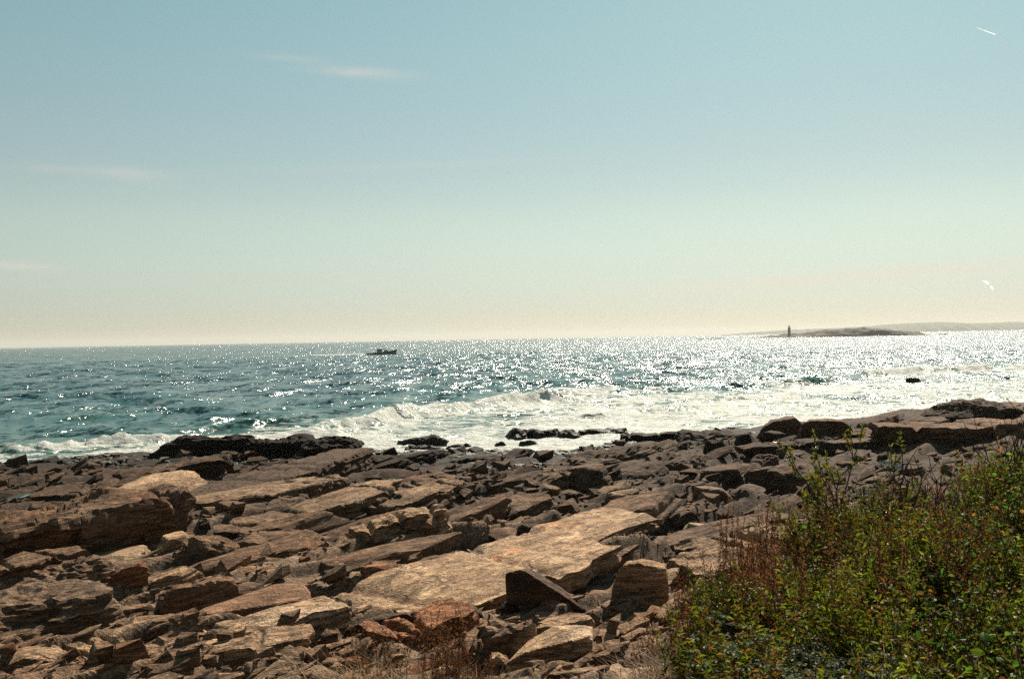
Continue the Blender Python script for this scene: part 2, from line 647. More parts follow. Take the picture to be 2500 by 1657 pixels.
def terrain(x, y):
    x, y = np.asarray(x, float), np.asarray(y, float)
    z = base_h(x, y)
    m, top = bank(x, y)
    amp = np.interp(y, [0, 8, 12, 30, 50, 64, 72, 90], [0.2, 0.6, 1.0, 1.0, 1.0, 0.9, 0.5, 0.3])
    soft = np.zeros_like(z)
    for (sx, sy, hl, hw, yaw) in SOFT:
        dx, dy = x - sx, y - sy
        u = (dx * math.cos(yaw) + dy * math.sin(yaw)) / hl
        w = (-dx * math.sin(yaw) + dy * math.cos(yaw)) / hw
        soft = np.maximum(soft, 1 - sstep(0.75, 1.1, np.sqrt(u * u + w * w) + 0.15 * fbm2(x, y, 2, 77)))
    k1, k2, k3 = 1 - 0.8 * soft, 1 - 0.75 * soft, 1 - 0.55 * soft
    r, tl, e = cells(x, y, 7.5, 2.3, 100, 0.17, 0.04, 1.0)
    zz = k1 * (0.24 * r + tl - 0.05)
    r, tl, e = cells(x, y, 2.8, 0.95, 200, 0.17, 0.06, 1.0)
    zz = zz + k2 * (0.16 * r + 1.2 * tl)
    r, tl, e = cells(x, y, 1.0, 0.36, 300, 0.18, 0.08, 1.0)
    zz = zz + k3 * (0.065 * r + 1.2 * tl)
    r, tl, e = cells(x, y, 0.4, 0.15, 400, 0.18, 0.1, 1.0)
    zz = zz + k3 * (0.016 * r + tl)
    zz = zz + 0.16 * fbm2(x * 0.35, y * 0.35, 4, 31) + 0.03 * fbm2(x * 2.2, y * 2.2, 3, 41)
    # lumpy weed near the water
    wz = sstep(1.1, 0.4, z)
    zz = zz + wz * 0.10 * np.abs(fbm2(x * 1.7, y * 1.7, 3, 51))
    z = z + amp * zz
    zb = top + 0.10 * fbm2(x * 0.9, y * 0.9, 3, 61)
    z = z + m * np.maximum(zb - z, 0)
    for (qx, qy, rx, ry, lev) in POOLS:
        q = np.sqrt(((x - qx) / rx) ** 2 + ((y - qy) / ry) ** 2) + 0.12 * fbm2(x * 2, y * 2, 2, 5)
        f = 1 - sstep(0.8, 1.25, q)
        z = z * (1 - f) + np.minimum(z, lev - 0.12) * f
    return z


def add_pool(px, py, wpx, deep):
    x, y = on_ground(px, py, ground_soft)
    rx = wpx / F_PX * y / 2
    lev = float(base_h(x, y)) + 0.02
    POOLS.append((x, y, rx, deep, lev))


add_pool(2199, 1138, 84, 1.6)
add_pool(48, 1212, 34, 1.0)
add_pool(818, 1532, 55, 0.45)
for (px, py, hl, hw, yaw) in [(1290, 1440, 3.6, 1.15, 40), (700, 1520, 1.7, 0.5, 35), (1500, 1330, 3.2, 1.3, 45), (1000, 1640, 1.5, 0.5, 20)]:
    x, y = on_ground(px, py, ground_soft)
    SOFT.append((x, y, hl, hw, R(yaw)))

# bedrock sheet
NA, NR = 640, 840
ang = np.linspace(R(-39), R(39), NA)
rad = np.concatenate([np.linspace(3.0, 8.8, 30, endpoint=False), np.geomspace(8.8, 104.0, NR - 30)])
RR, AA = np.meshgrid(rad, ang, indexing='ij')
GX, GY = RR * np.sin(AA), RR * np.cos(AA)
GZ = terrain(GX, GY)
for _ in range(1):      # weather the sheet a little: takes the saw edge off joints that run across the grid
    Q = np.pad(GZ, ((1, 1), (2, 2)), mode='edge')
    Q = (Q[:, :-4] + 2 * Q[:, 1:-3] + 3 * Q[:, 2:-2] + 2 * Q[:, 3:-1] + Q[:, 4:]) / 9.0
    GZ = (Q[:-2] + 2 * Q[1:-1] + Q[2:]) / 4.0
soil = np.clip(bank(GX, GY)[0] * 1.2, 0, 1)
idx = np.arange(NR * NA).reshape(NR, NA)
quads = np.stack([idx[:-1, :-1], idx[:-1, 1:], idx[1:, 1:], idx[1:, :-1]], -1).reshape(-1, 4)
me = mesh_np('rocky_shore', np.stack([GX, GY, GZ], -1).reshape(-1, 3), quads)
add_attr(me, 'soil', soil.ravel())
shore = tag(link('rocky_shore', me, M_TERR), 'tilted ledges of layered brown bedrock stepping down to the sea', kind='structure')

# the land behind the viewer
xs = np.linspace(-120, 120, 60)
ys = np.linspace(-120, 2.6, 40)
BX, BY = np.meshgrid(xs, ys)
bz = 6.0 + 0.01 * (-BY) + 0.15 * fbm2(BX * 0.2, BY * 0.2, 3, 9) - 0.35 * np.clip(BY, 0, 5) - 0.05
bi = np.arange(BX.size).reshape(BX.shape)
me = mesh_np('ground', np.stack([BX, BY, bz], -1).reshape(-1, 3), np.stack([bi[:-1, :-1], bi[:-1, 1:], bi[1:, 1:], bi[1:, :-1]], -1).reshape(-1, 4), True)
tag(link('ground', me, simple('dry_turf', (0.09, 0.075, 0.04), 0.9)), 'grassy ground behind the viewpoint', kind='structure')

# ------------------------------------------------------------------ the sea
def edge_y(x):
    """Outer edge of the surf: foam lies between this line and the rocks."""
    return np.interp(x, [-90, -60, -40, -31, -24, -16, -8, 3, 14, 33, 59, 99, 160], [76, 79, 83, 86, 93, 108, 122, 138, 141, 146, 168, 192, 230])


SA, SR1, SR2 = 620, 470, 130
sang = np.linspace(R(-43), R(43), SA)
srad = np.concatenate([np.geomspace(48.0, 560.0, SR1, endpoint=False), np.geomspace(560.0, 34000.0, SR2)])
RR, AA = np.meshgrid(srad, sang, indexing='ij')
WX, WY = RR * np.sin(AA), RR * np.cos(AA)
DR = np.gradient(srad)[:, None] * np.ones((1, SA))
dz, dx_, dy_ = np.zeros_like(WX), np.zeros_like(WX), np.zeros_like(WX)
wr = np.random.default_rng(21)
group = 0.75 + 0.5 * fbm2(WX / 34.0, WY / 46.0, 3, 301)
group = np.clip(group, 0.25, 1.6)
for lam in np.geomspace(26.0, 1.6, 46):
    th = R(-116) + wr.normal(0, R(34))
    kx, ky = math.cos(th) * 2 * math.pi / lam, math.sin(th) * 2 * math.pi / lam
    amp = 0.0135 * lam ** 0.58 * (0.6 + 0.8 * wr.random())
    fade = np.clip((lam / DR - 2.2) / 2.0, 0, 1)
    ph = kx * WX + ky * WY + wr.random() * 6.28 + 0.8 * fbm2(WX / (lam * 4), WY / (lam * 4), 2, int(lam * 31) + 5)
    a = amp * fade * (group if lam < 12 else 1.0)
    dz += a * np.cos(ph)
    q = 0.9
    dx_ -= q * a * math.cos(th) * np.sin(ph)
    dy_ -= q * a * math.sin(th) * np.sin(ph)
open_m = sstep(-6, 30, WY - edge_y(WX))
calm = 0.35 + 0.65 * open_m
crest = dz.copy()
dz *= calm
foam = np.zeros_like(WX)
green = np.zeros_like(WX)

# breaking waves: crest line (x, y points), height, how much of it is broken
BREAKERS = [
    ([(-17.5, 89), (-14.5, 94), (-10, 104), (-5, 114), (2, 121), (10, 125)], 1.55, 1.0, 2.6),
    ([(2, 136), (10, 142), (20, 146), (30, 149)], 0.8, 0.8, 3.0),
    ([(31, 144), (38, 151), (46, 158), (56, 170)], 1.0, 0.6, 2.6),
    ([(62, 176), (75, 186), (90, 192), (110, 200)], 1.3, 1.0, 3.5),
    ([(-44, 75), (-37, 78), (-31, 80), (-24, 81)], 0.9, 1.1, 2.4),
    ([(-31, 92), (-26, 95), (-21, 99), (-18, 102)], 0.75, 0.45, 1.8),
    ([(-52, 108), (-44, 112), (-39, 113)], 0.7, 0.25, 1.8),
    ([(-23, 84), (-17, 86), (-12, 89), (-6, 92)], 0.5, 0.9, 1.5),
    ([(2, 95), (9, 99), (16, 104), (26, 106)], 0.55, 0.8, 1.8),
    ([(20, 117), (30, 122), (42, 130)], 0.6, 0.8, 2.2),
]
for bi_, (pts, H, brk, wd) in enumerate(BREAKERS):
    P = np.array(pts, float)
    xs_ = WX + 0.9 * fbm2(WX / 5, WY / 5, 2, 500 + bi_)
    yc = np.interp(xs_, P[:, 0], P[:, 1])
    slope = np.interp(xs_, (P[:-1, 0] + P[1:, 0]) / 2, np.diff(P[:, 1]) / np.diff(P[:, 0]))
    ends = sstep(P[0, 0] - 2.5, P[0, 0] + 2.5, xs_) * (1 - sstep(P[-1, 0] - 9, P[-1, 0] + 3, xs_))
    s = (WY - yc) / np.sqrt(1 + slope ** 2) + 0.5 * fbm2(WX / 2.6, WY / 2.6, 3, 520 + bi_)
    prof = np.where(s < 0, np.exp(-(s / (wd * 0.42)) ** 2), np.exp(-(s / (wd * 1.3)) ** 2))
    hh = H * np.clip(0.75 + 0.4 * fbm2(WX / 6.0, WY / 9.0, 2, 540 + bi_), 0.45, 1.05) * ends
    dz += hh * prof
    fr = np.where(s < 0, np.exp(-(s / (wd * 1.5)) ** 2), np.exp(-(s / (wd * 0.28)) ** 2)) * ends
    lumps = np.clip(fbm2(WX / 0.9, WY / 0.9, 4, 560 + bi_), -0.4, 1)
    dz += 0.22 * H * fr * brk * lumps
    foam = np.maximum(foam, fr * brk * (0.8 + 0.3 * fbm2(WX / 3, WY / 3, 2, 580 + bi_)))
    green = np.maximum(green, prof * ends * np.clip(H, 0, 1))

# the foam-covered water between the surf line and the rocks
edge = WY - edge_y(WX) + 9 * fbm2(WX / 22, WY / 22, 3, 610)
zone = 1 - sstep(-16, 14, edge)
right = sstep(-30, 25, WX)
shore_d = WY - shore_y(WX)
near = np.exp(-np.clip(shore_d, 0, 80) / 14.0)
zone = zone * np.clip(0.46 + 0.08 * right + (0.42 + 0.2 * sstep(-8, -22, WX)) * near + 0.26 * fbm2(WX / 11.0, WY / 20.0, 3, 615), 0, 1)
wash = sstep(0.2, 0.6, zone)
dz += wash * (0.16 * fbm2(WX / 3.0, WY / 2.2, 4, 620) + 0.10 * np.abs(fbm2(WX / 1.1, WY / 0.9, 3, 625)))
foam = np.maximum(foam, zone)
# scattered whitecaps on the open water: on the highest crests
cap = sstep(0.33, 0.62, crest * (0.9 + 0.5 * fbm2(WX / 30, WY / 40, 2, 640))) * sstep(0.05, 0.5, n2(WX / 2.2, WY / 1.4, 650) + 0.35)
foam = np.maximum(foam, 0.62 * cap * open_m)
green = np.maximum(green, 0.9 * zone)
green = np.maximum(green, 0.35 * np.exp(-np.clip(edge, 0, 400) / 40.0))
X2, Y2 = WX + dx_ * calm, WY + dy_ * calm
idx = np.arange(WX.size).reshape(WX.shape)
quads = np.stack([idx[:-1, :-1], idx[:-1, 1:], idx[1:, 1:], idx[1:, :-1]], -1).reshape(-1, 4)
me = mesh_np('sea', np.stack([X2, Y2, dz], -1).reshape(-1, 3), quads, True)
add_attr(me, 'foam', foam.ravel())
add_attr(me, 'green', np.clip(green, 0, 1).ravel())


def sea_material():
    N = NT('sea_water')
    tc = N.n('ShaderNodeTexCoord')
    co = tc.outputs['Object']
    fo = N.n('ShaderNodeAttribute', attribute_name='foam').outputs['Fac']
    gr = N.n('ShaderNodeAttribute', attribute_name='green').outputs['Fac']
    # wind-ruffled surface: slopes of the small waves, over every length from gust streaks to ripples
    def slope(vec, scale, detail, rough, k):
        x = N.n('ShaderNodeTexNoise')
        N.set(x.inputs['Vector'], vec)
        x.inputs['Scale'].default_value = scale
        x.inputs['Detail'].default_value = detail
        x.inputs['Roughness'].default_value = rough
        m = N.n('ShaderNodeVectorMath', operation='SUBTRACT')
        N.set(m.inputs[0], x.outputs['Color'])
        m.inputs[1].default_value = (0.5, 0.5, 0.5)
        q = N.n('ShaderNodeVectorMath', operation='MULTIPLY')
        N.set(q.inputs[0], m.outputs[0])
        q.inputs[1].default_value = (k * 1.25, k * 1.05, 0.0)
        return q.outputs[0]

    def vadd(p_, q_):
        m = N.n('ShaderNodeVectorMath', operation='ADD')
        N.set(m.inputs[0], p_)
        N.set(m.inputs[1], q_)
        return m.outputs[0]
    gust = N.noise(N.mapping(co, (0.010, 0.022, 1), (0, 0, R(-20))), 1.0, 4, 0.6)
    rip = slope(co, 1.3, 4, 0.72, 3.2)
    mid = slope(N.mapping(co, (1.0, 0.55, 1.0)), 0.22, 3, 0.7, 2.0)
    lng = slope(N.mapping(co, (0.30, 0.022, 1.0)), 1.0, 4, 0.75, 2.3)
    sl = vadd(vadd(rip, mid), lng)
    gs = N.n('ShaderNodeVectorMath', operation='SCALE')
    N.set(gs.inputs[0], sl)
    N.set(gs.inputs['Scale'], N.math('MULTIPLY_ADD', gust, 1.1, 0.45))
    geo = N.n('ShaderNodeNewGeometry')
    nn = N.n('ShaderNodeVectorMath', operation='NORMALIZE')
    N.set(nn.inputs[0], vadd(geo.outputs['Normal'], gs.outputs[0]))
    nrm = nn.outputs[0]
    deep = N.mix(N.sstep(gust, 0.3, 0.7), (0.007, 0.048, 0.058), (0.016, 0.076, 0.082))
    col = N.mix(gr, deep, (0.085, 0.175, 0.115))
    water = N.bsdf(col, 0.175, 0.5, 1.333, nrm)
    # lacy foam
    f1 = N.noise(N.mapping(co, (0.16, 0.55, 0.4), (0, 0, R(-38))), 1.0, 7, 0.62, 1.2)
    f2 = N.noise(N.mapping(co, (0.8, 1.6, 1.0), (0, 0, R(-30))), 1.0, 6, 0.7, 0.8)
    lace = N.math('ADD', N.math('MULTIPLY', f1, 0.6), N.math('MULTIPLY', f2, 0.4))
    fac = N.math('ADD', fo, N.math('MULTIPLY', N.math('SUBTRACT', lace, 0.5), 3.4))
    fac = N.sstep(fac, 0.36, 0.72)
    fac = N.math('MULTIPLY', fac, N.sstep(fo, 0.02, 0.25))
    fcol = N.mix(N.sstep(f2, 0.35, 0.65), (0.50, 0.55, 0.48), (0.80, 0.79, 0.73))
    fb = N.bump(N.math('ADD', f2, N.math('MULTIPLY', N.noise(co, 3.0, 5, 0.7), 0.6)), 0.55, 1.0)
    foam_s = N.bsdf(fcol, 0.7, 0.3, normal=fb)
    mx = N.n('ShaderNodeMixShader')
    N.set(mx.inputs[0], fac)
    N.t.links.new(water, mx.inputs[1])
    N.t.links.new(foam_s, mx.inputs[2])
    return N.end(mx.outputs[0])


M_SEA = sea_material()
tag(link('sea', me, M_SEA), 'choppy teal sea glittering under the sun with white surf at the rocks', kind='structure')

# ------------------------------------------------------------------ rocks
_ICO = {}


def ico(level):
    if level not in _ICO:
        bm = bmesh.new()
        bmesh.ops.create_icosphere(bm, subdivisions=level, radius=1.0)
        bm.verts.ensure_lookup_table()
        v = np.array([q.co[:] for q in bm.verts])
        f = np.array([[q.index for q in g.verts] for g in bm.faces])
        bm.free()
        _ICO[level] = (v / np.linalg.norm(v, axis=1)[:, None], f)
    return _ICO[level]


def rock_np(dims, style, seed, level=4):
    """A stone as the solid cut out by random cleavage planes, then weathered. Local z is across the bedding; base at z=0."""
    r = np.random.default_rng(seed)
    d, f = ico(level)
    nr, ds = [], []

    def plane(v, q):
        v = np.array(v, float)
        nr.append(v / np.linalg.norm(v))
        ds.append(q)
    if style in ('slab', 'ledge', 'block', 'rough', 'weed', 'wedge'):
        j = {'slab': 0.10, 'ledge': 0.07, 'block': 0.16, 'rough': 0.2, 'weed': 0.25, 'wedge': 0.12}[style]
        tx = r.normal(0, j), r.normal(0, j)
        if style == 'wedge':
            tx = (-0.45 - 0.2 * r.random(), r.normal(0, 0.1))
        plane((tx[0], tx[1], 1), 0.92)
        plane((r.normal(0, j), r.normal(0, j), -1), 0.95)
        ns = {'slab': 6, 'ledge': 5, 'block': 5, 'rough': 7, 'weed': 7, 'wedge': 5}[style]
        a0 = r.random() * 6.28
        if style == 'ledge':
            for a in (0, math.pi / 2, math.pi, -math.pi / 2):
                a = a + r.normal(0, 0.10)
                plane((math.cos(a), math.sin(a), r.normal(-0.12, 0.12)), 0.95 + 0.05 * r.random())
        else:
            for i in range(ns):
                a = a0 + (i + r.uniform(-0.32, 0.32)) / ns * 2 * math.pi
                plane((math.cos(a), math.sin(a), r.normal(0.12, 0.28)), r.uniform(0.78, 1.0))
        for i in range({'slab': 5, 'ledge': 5, 'block': 7, 'rough': 8, 'weed': 9, 'wedge': 5}[style]):
            v = r.normal(0, 1, 3)
            v[2] = abs(v[2]) * 0.8
            plane(v, r.uniform(1.15, 1.45) if style == 'ledge' else r.uniform(0.95, 1.2))
    else:  # rounded cobble
        for i in range(16):
            plane(r.normal(0, 1, 3), r.uniform(0.8, 1.0))
    nr, ds = np.array(nr), np.array(ds)
    c = d @ nr.T
    q = np.where(c > 0.02, ds[None, :] / np.maximum(c, 0.02), 9.0)
    p = {'round': 9, 'weed': 8, 'rough': 18}.get(style, 60)
    rr = (q ** (-p)).sum(1) ** (-1.0 / p)
    D = np.array(dims, float) / 2
    P = d * rr[:, None] * D
    size = float(np.mean(dims))
    amp = {'slab': 0.022, 'ledge': 0.020, 'block': 0.022, 'rough': 0.06, 'weed': 0.13, 'round': 0.02, 'wedge': 0.022}[style]
    # bedding: layers stand out or weather back on the sides
    if style != 'round':
        zz = P[:, 2] + 0.04 * size * fbm3(P, 0.8 / size, 2, seed + 1)
        lay = n2(zz / (0.055 * size + 0.02), np.zeros_like(zz), seed + 2)
        side = 1 - np.abs(d[:, 2])
        kk = 1 + 0.055 * lay * np.clip(side * 1.5, 0, 1)
        P[:, 0] *= kk
        P[:, 1] *= kk
    n = fbm3(P, 1.6 / size, 5 if level > 3 else 3, seed + 3, 0.55)
    P = P + d * (amp * size * n)[:, None]
    if style in ('rough', 'weed'):
        n = np.abs(fbm3(P, 4.5 / size, 4, seed + 9, 0.6))
        P = P - d * (0.07 * size * n)[:, None]
    if style in ('slab', 'ledge', 'wedge') and level >= 4:
        # thin plates broken off the upper face
        st = n2(P[:, 0] / (0.22 * dims[0]) + 5.0, P[:, 1] / (0.30 * dims[1]), seed + 6) + 0.3 * n2(P[:, 0] / (0.06 * dims[0]), P[:, 1] / (0.08 * dims[1]), seed + 7)
        up = np.clip(d[:, 2] * 3, 0, 1)
        P[:, 2] -= up * dims[2] * 0.085 * (np.round(st * 2.0) / 2.0)
    P[:, 2] += D[2]
    return P, f


def ledge_np(dims, seed, nu=130, nf=14, nt=26):
    """A bedrock ledge: a bar of bedded rock, its beds standing out on the broken sides, plates lifting off the top, joints across."""
    L, W, Hh = dims
    r = np.random.default_rng(seed)
    vf = np.linspace(0, 1, nf)
    sec = [(-0.5, z) for z in vf[:-1]] + [(w, 1.0) for w in np.linspace(-0.5, 0.5, nt)] + [(0.5, z) for z in vf[::-1][1:]]
    sec = np.array(sec)
    kind = np.array([0] * (nf - 1) + [1] * nt + [2] * (nf - 1))
    nv = len(sec)
    u = np.linspace(-1, 1, nu)
    U = np.repeat(u[:, None], nv, 1)
    Wd = np.repeat(sec[None, :, 0], nu, 0) * W
    Z = np.repeat(sec[None, :, 1], nu, 0) * Hh
    X = U * L / 2
    sd = seed
    lay = n2(Z / (0.09 * Hh + 0.03), X / (0.5 * L) + 3.1, sd) * 0.5 + 0.5
    # ragged ends, bed by bed
    endk = 1 + (0.10 * lay - 0.05) + 0.05 * n2(Wd / (0.3 * W), Z / (0.3 * Hh), sd + 1) - 0.10 * np.abs(Wd / W + r.normal(0, 0.15)) * 2
    X = X * endk
    # plan: narrows a little towards both ends, with bites
    plan = 1 - 0.22 * np.abs(U) ** 3 * (1 + 0.5 * n2(U * 2, U * 0, sd + 2)) + 0.14 * fbm2(X / (0.16 * L), np.sign(Wd) * 3.0, 3, sd + 3)
    Wd = Wd * plan
    side = (kind != 1)[None, :]
    d = 0.11 * Hh * (lay - 0.5) * 2 + 0.06 * Hh * fbm2(X / (0.3 * Hh), Z / (0.2 * Hh), 3, sd + 4)
    blk = np.floor(X / (1.1 * Hh))
    d = d + 0.13 * Hh * (hsh(blk, np.floor(Z / Hh * 2.5), sd + 5) - 0.5)
    Wd = Wd + side * np.sign(sec[None, :, 0] + 1e-6) * d
    # overhang or batter of the front
    Wd = Wd + (kind == 0)[None, :] * (0.12 * W * (1 - Z / Hh) * r.uniform(-0.3, 0.8))
    # top: plates in steps, long with the beds; slow rise
    pl = fbm2(X / (0.20 * L), Wd / (0.22 * W), 3, sd + 6)
    st = (np.floor(pl * 3.0) + sstep(0.3, 0.7, pl * 3.0 - np.floor(pl * 3.0))) / 3.0
    top = Z / Hh
    Z = Z + np.clip(top * 1.6 - 0.6, 0, 1) * (0.10 * Hh * st + 0.025 * Hh * fbm2(X / 0.5, Wd / 0.3, 3, sd + 7))
    Z = Z + top * Hh * (0.16 * fbm2(X / (0.45 * L), Wd * 0, 2, sd + 8))
    # joints
    for _ in range(int(r.integers(2, 6))):
        x0 = r.uniform(-0.45, 0.45) * L
        g = np.exp(-((X - x0 - 0.3 * Wd * r.uniform(-1, 1)) / (0.018 * L + 0.02)) ** 2)
        Z = Z - g * 0.22 * Hh * np.clip(top * 2 - 0.6, 0, 1)
        Wd = Wd * (1 - 0.06 * g * side)
    P = np.stack([X, Wd, Z], -1).reshape(-1, 3)
    i = np.arange(nu * nv).reshape(nu, nv)
    a, b, c, d_ = i[:-1, :-1], i[1:, :-1], i[1:, 1:], i[:-1, 1:]
    f = [np.stack([a, b, c], -1).reshape(-1, 3), np.stack([a, c, d_], -1).reshape(-1, 3)]
    # ends closed by rings that shrink inwards
    n0 = len(P)
    extra = []
    for e, sgn in ((0, -1), (nu - 1, 1)):
        prev = i[e]
        ctr = np.array((P[prev][:, 0].mean(), P[prev][:, 1].mean(), 0.35 * Hh))
        for q_ in (0.66, 0.33, 0.02):
            ring = ctr + (P[i[e]] - ctr) * np.array((1.0, q_, q_)) + np.c_[sgn * 0.10 * Hh * fbm2(P[i[e]][:, 1] / (0.2 * W) * q_, P[i[e]][:, 2] / (0.3 * Hh) * q_, 3, sd + 12), np.zeros(nv), np.zeros(nv)]
            cur = np.arange(n0, n0 + nv)
            n0 += nv
            extra.append(ring)
            aa, bb, cc, dd = prev[:-1], cur[:-1], cur[1:], prev[1:]
            t1, t2 = np.stack([aa, bb, cc], -1), np.stack([aa, cc, dd], -1)
            if sgn < 0:
                t1, t2 = t1[:, ::-1], t2[:, ::-1]
            f += [t1, t2]
            prev = cur
    return np.vstack([P] + extra), np.concatenate(f)[:, ::-1]


def hull_np(dims, seed, n=13):
    """A small sharp-edged stone: the hull of a few points."""
    r = np.random.default_rng(seed)
    bm = bmesh.new()
    for _ in range(n):
        p = r.uniform(-1, 1, 3)
        p /= max(np.abs(p).max(), 1e-6) ** 0.8
        bm.verts.new((p[0] * dims[0] / 2, p[1] * dims[1] / 2, p[2] * dims[2] / 2 + dims[2] / 2))
    res = bmesh.ops.convex_hull(bm, input=bm.verts)
    junk = [g for g in res['geom_interior'] if isinstance(g, bmesh.types.BMVert)]
    bmesh.ops.delete(bm, geom=junk, context='VERTS')
    bmesh.ops.triangulate(bm, faces=bm.faces)
    bm.verts.index_update()
    v = np.array([q.co[:] for q in bm.verts])
    f = np.array([[q.index for q in g.verts] for g in bm.faces])
    bm.free()
    return v, f


def rock_mesh(name, dims, style, seed, level=4):
    P, f = ledge_np(dims, seed, 150 if level > 4 else 96) if style == 'ledge' else rock_np(dims, style, seed, level)
    me = mesh_np(name, P, f)
    me.materials.append(M_ROCK)
    return me


TONE = {'pale': (2.4, 2.34, 2.16), 'tan': (1.88, 1.76, 1.56), 'brown': (1.05, 0.90, 0.78), 'grey': (1.05, 0.96, 0.88), 'dark': (0.50, 0.44, 0.39),
        'rust': (1.45, 0.92, 0.62), 'black': (0.26, 0.22, 0.18), 'pink': (1.25, 1.02, 0.88)}
ROCK_FOOT = []
_seed = [1000]


def put_rock(name, cat, label, x, y, dims, yaw, style, tone, group=None, tilt=(0, 0), sink=0.18, level=4, me=None, z=None):
    _seed[0] += 1
    if me is None:
        me = rock_mesh(name, dims, style, _seed[0], level)
    hx = np.array([0, 0.3, -0.3, 0, 0]) * dims[0]
    hy = np.array([0, 0, 0, 0.3, -0.3]) * dims[1]
    ca, sa = math.cos(yaw), math.sin(yaw)
    zs = terrain(x + hx * ca - hy * sa, y + hx * sa + hy * ca)
    zz = float(np.mean(zs)) - sink * dims[2] if z is None else z
    o = link(name, me, None, None, (x, y, zz), (tilt[0], tilt[1], yaw))
    t = TONE[tone]
    j = 0.88 + 0.24 * random.random()
    o.color = (t[0] * j, t[1] * j, t[2] * j, 1)
    tag(o, label, cat, group)
    ROCK_FOOT.append((x, y, max(dims[0], dims[1]) * 0.5, label))
    return o


def hero(name, label, x0, x1, yt, yb, style='block', tone='brown', yaw=0.0, tilt=(0, 0), dk=0.7, level=4, cat='rock', group=None, sink=0.18):
    """A stone that spans these pixels of the photograph, standing on the shore where its foot is seen."""
    xc = (x0 + x1) / 2
    gx, gy = on_ground(xc, yb - 4, ground_soft)
    w = (x1 - x0) / F_PX * gy
    vis = (yb - yt) / F_PX * gy
    th = (CAM_H - float(ground_soft(gx, gy))) / gy
    dep = dk * w
    h = max(vis - dep * th * 0.75, 0.45 * vis, 0.10 * w) * 1.12
    gy2 = gy + dep * 0.42
    gx2 = gx * gy2 / gy
    o = put_rock(name, cat, label, gx2, gy2, (w * 1.06, dep, h), R(yaw), style, tone, group, (R(tilt[0]), R(tilt[1])), sink, level)
    # make it as wide and as tall as it is in the photograph
    n = len(o.data.vertices)
    co = np.empty(n * 3, dtype=np.float32)
    o.data.vertices.foreach_get('co', co)
    co = co.reshape(-1, 3)
    CI = np.array(CAM_M.inverted())
    sx, sz = 1.0, 1.0
    for _ in range(6):
        Mw = np.array(Matrix.LocRotScale(o.location, o.rotation_euler, (sx, 1.0, sz)))
        pw = co @ Mw[:3, :3].T + Mw[:3, 3]
        pc = pw @ CI[:3, :3].T + CI[:3, 3]
        u = 1250 + F_PX * pc[:, 0] / -pc[:, 2]
        v = 828.5 - F_PX * pc[:, 1] / -pc[:, 2]
        sx *= float(np.clip((x1 - x0) / (u.max() - u.min()), 0.7, 1.4))
        k = ((yb - yt) / max(yb - v.min(), 4.0))
        sz = float(np.clip(sz * np.clip(k, 0.6, 1.6), 0.45, 3.4))
        o.location.x += float((xc - (u.max() + u.min()) / 2) / F_PX * o.location.y)
    co *= np.array((sx, 1.0, sz), dtype=np.float32)
    o.data.vertices.foreach_set('co', co.ravel())
    o.data.update()
    return o


def ledge(name, label, pa, pb, h, dep, style='ledge', tone='brown', tilt=(0, 0), level=5, group=None, sink=0.12, cat='ledge'):
    """A ledge whose foot runs between two pixels; it reaches back from there by dep."""
    a = np.array(on_ground(pa[0], pa[1], ground_soft))
    b = np.array(on_ground(pb[0], pb[1], ground_soft))
    L = float(np.hypot(*(b - a)))
    yaw = math.atan2(b[1] - a[1], b[0] - a[0])
    nb = np.array((-math.sin(yaw), math.cos(yaw)))
    c = (a + b) / 2 + nb * dep * 0.5
    dip = 4.0 if (style == 'ledge' and L < 7 and 'pale' not in name) else 0.0
    return put_rock(name, cat, label, c[0], c[1], (L * 1.08, dep, h), yaw, style, tone, group, (R(tilt[0]), R(tilt[1] - dip)), sink, level)


LG = 'bedrock ledges of the shore'
# --- ledges, far to near
ledge('weedy_ledge', 'black weed-covered ledge humped against the surf at left', (365, 1128), (640, 1122), 1.7, 3.2, 'rough', 'black', group=LG)
ledge('weedy_ledge', 'black weedy hump right of the leftmost surf ledge', (610, 1126), (790, 1122), 1.75, 3.0, 'rough', 'black', group=LG)
ledge('weedy_ledge', 'dark weedy ledge tapering right into the surf pool', (735, 1132), (900, 1126), 1.35, 3.0, 'rough', 'black', group=LG)
ledge('ledge', 'grey striped rock face under the black weedy hump', (462, 1140), (588, 1132), 0.62, 1.6, 'ledge', 'grey', group=LG, level=4)
ledge('ledge', 'long low brown ledge below the weedy humps at left', (225, 1178), (560, 1166), 0.75, 2.6, 'ledge', 'brown', group=LG)
ledge('ledge', 'flat dark ledge above the great left ledge', (70, 1222), (470, 1205), 0.7, 2.6, 'ledge', 'brown', group=LG)
ledge('great_ledge', 'huge ledge at left with pale pitted top and black vertical face', (-170, 1412), (505, 1328), 1.45, 2.2, 'ledge', 'brown', group=LG, sink=0.08)
ledge('ledge', 'rubbly cap plates lying on the right end of the great ledge', (330, 1262), (520, 1226), 0.5, 1.3, 'slab', 'pale', group=LG, sink=-1.1, level=4)
ledge('ledge', 'long sloping ledge running right from behind the great ledge', (520, 1235), (930, 1150), 0.8, 2.2, 'ledge', 'brown', group=LG)
ledge('ledge', 'layered ledge stepping up right of the great ledge', (520, 1268), (870, 1215), 0.7, 1.8, 'ledge', 'tan', group=LG)
ledge('ledge', 'second layered ledge below the stepped one, mid left', (600, 1305), (985, 1250), 0.6, 1.6, 'ledge', 'tan', group=LG)
ledge('ledge', 'dark weedy ledge at the pool edge in the middle', (900, 1140), (1130, 1124), 0.6, 2.4, 'weed', 'dark', group=LG, level=4)
ledge('ledge', 'low weedy shelf beside the surf pool in the middle', (1100, 1135), (1330, 1118), 0.55, 2.2, 'weed', 'dark', group=LG, level=4)
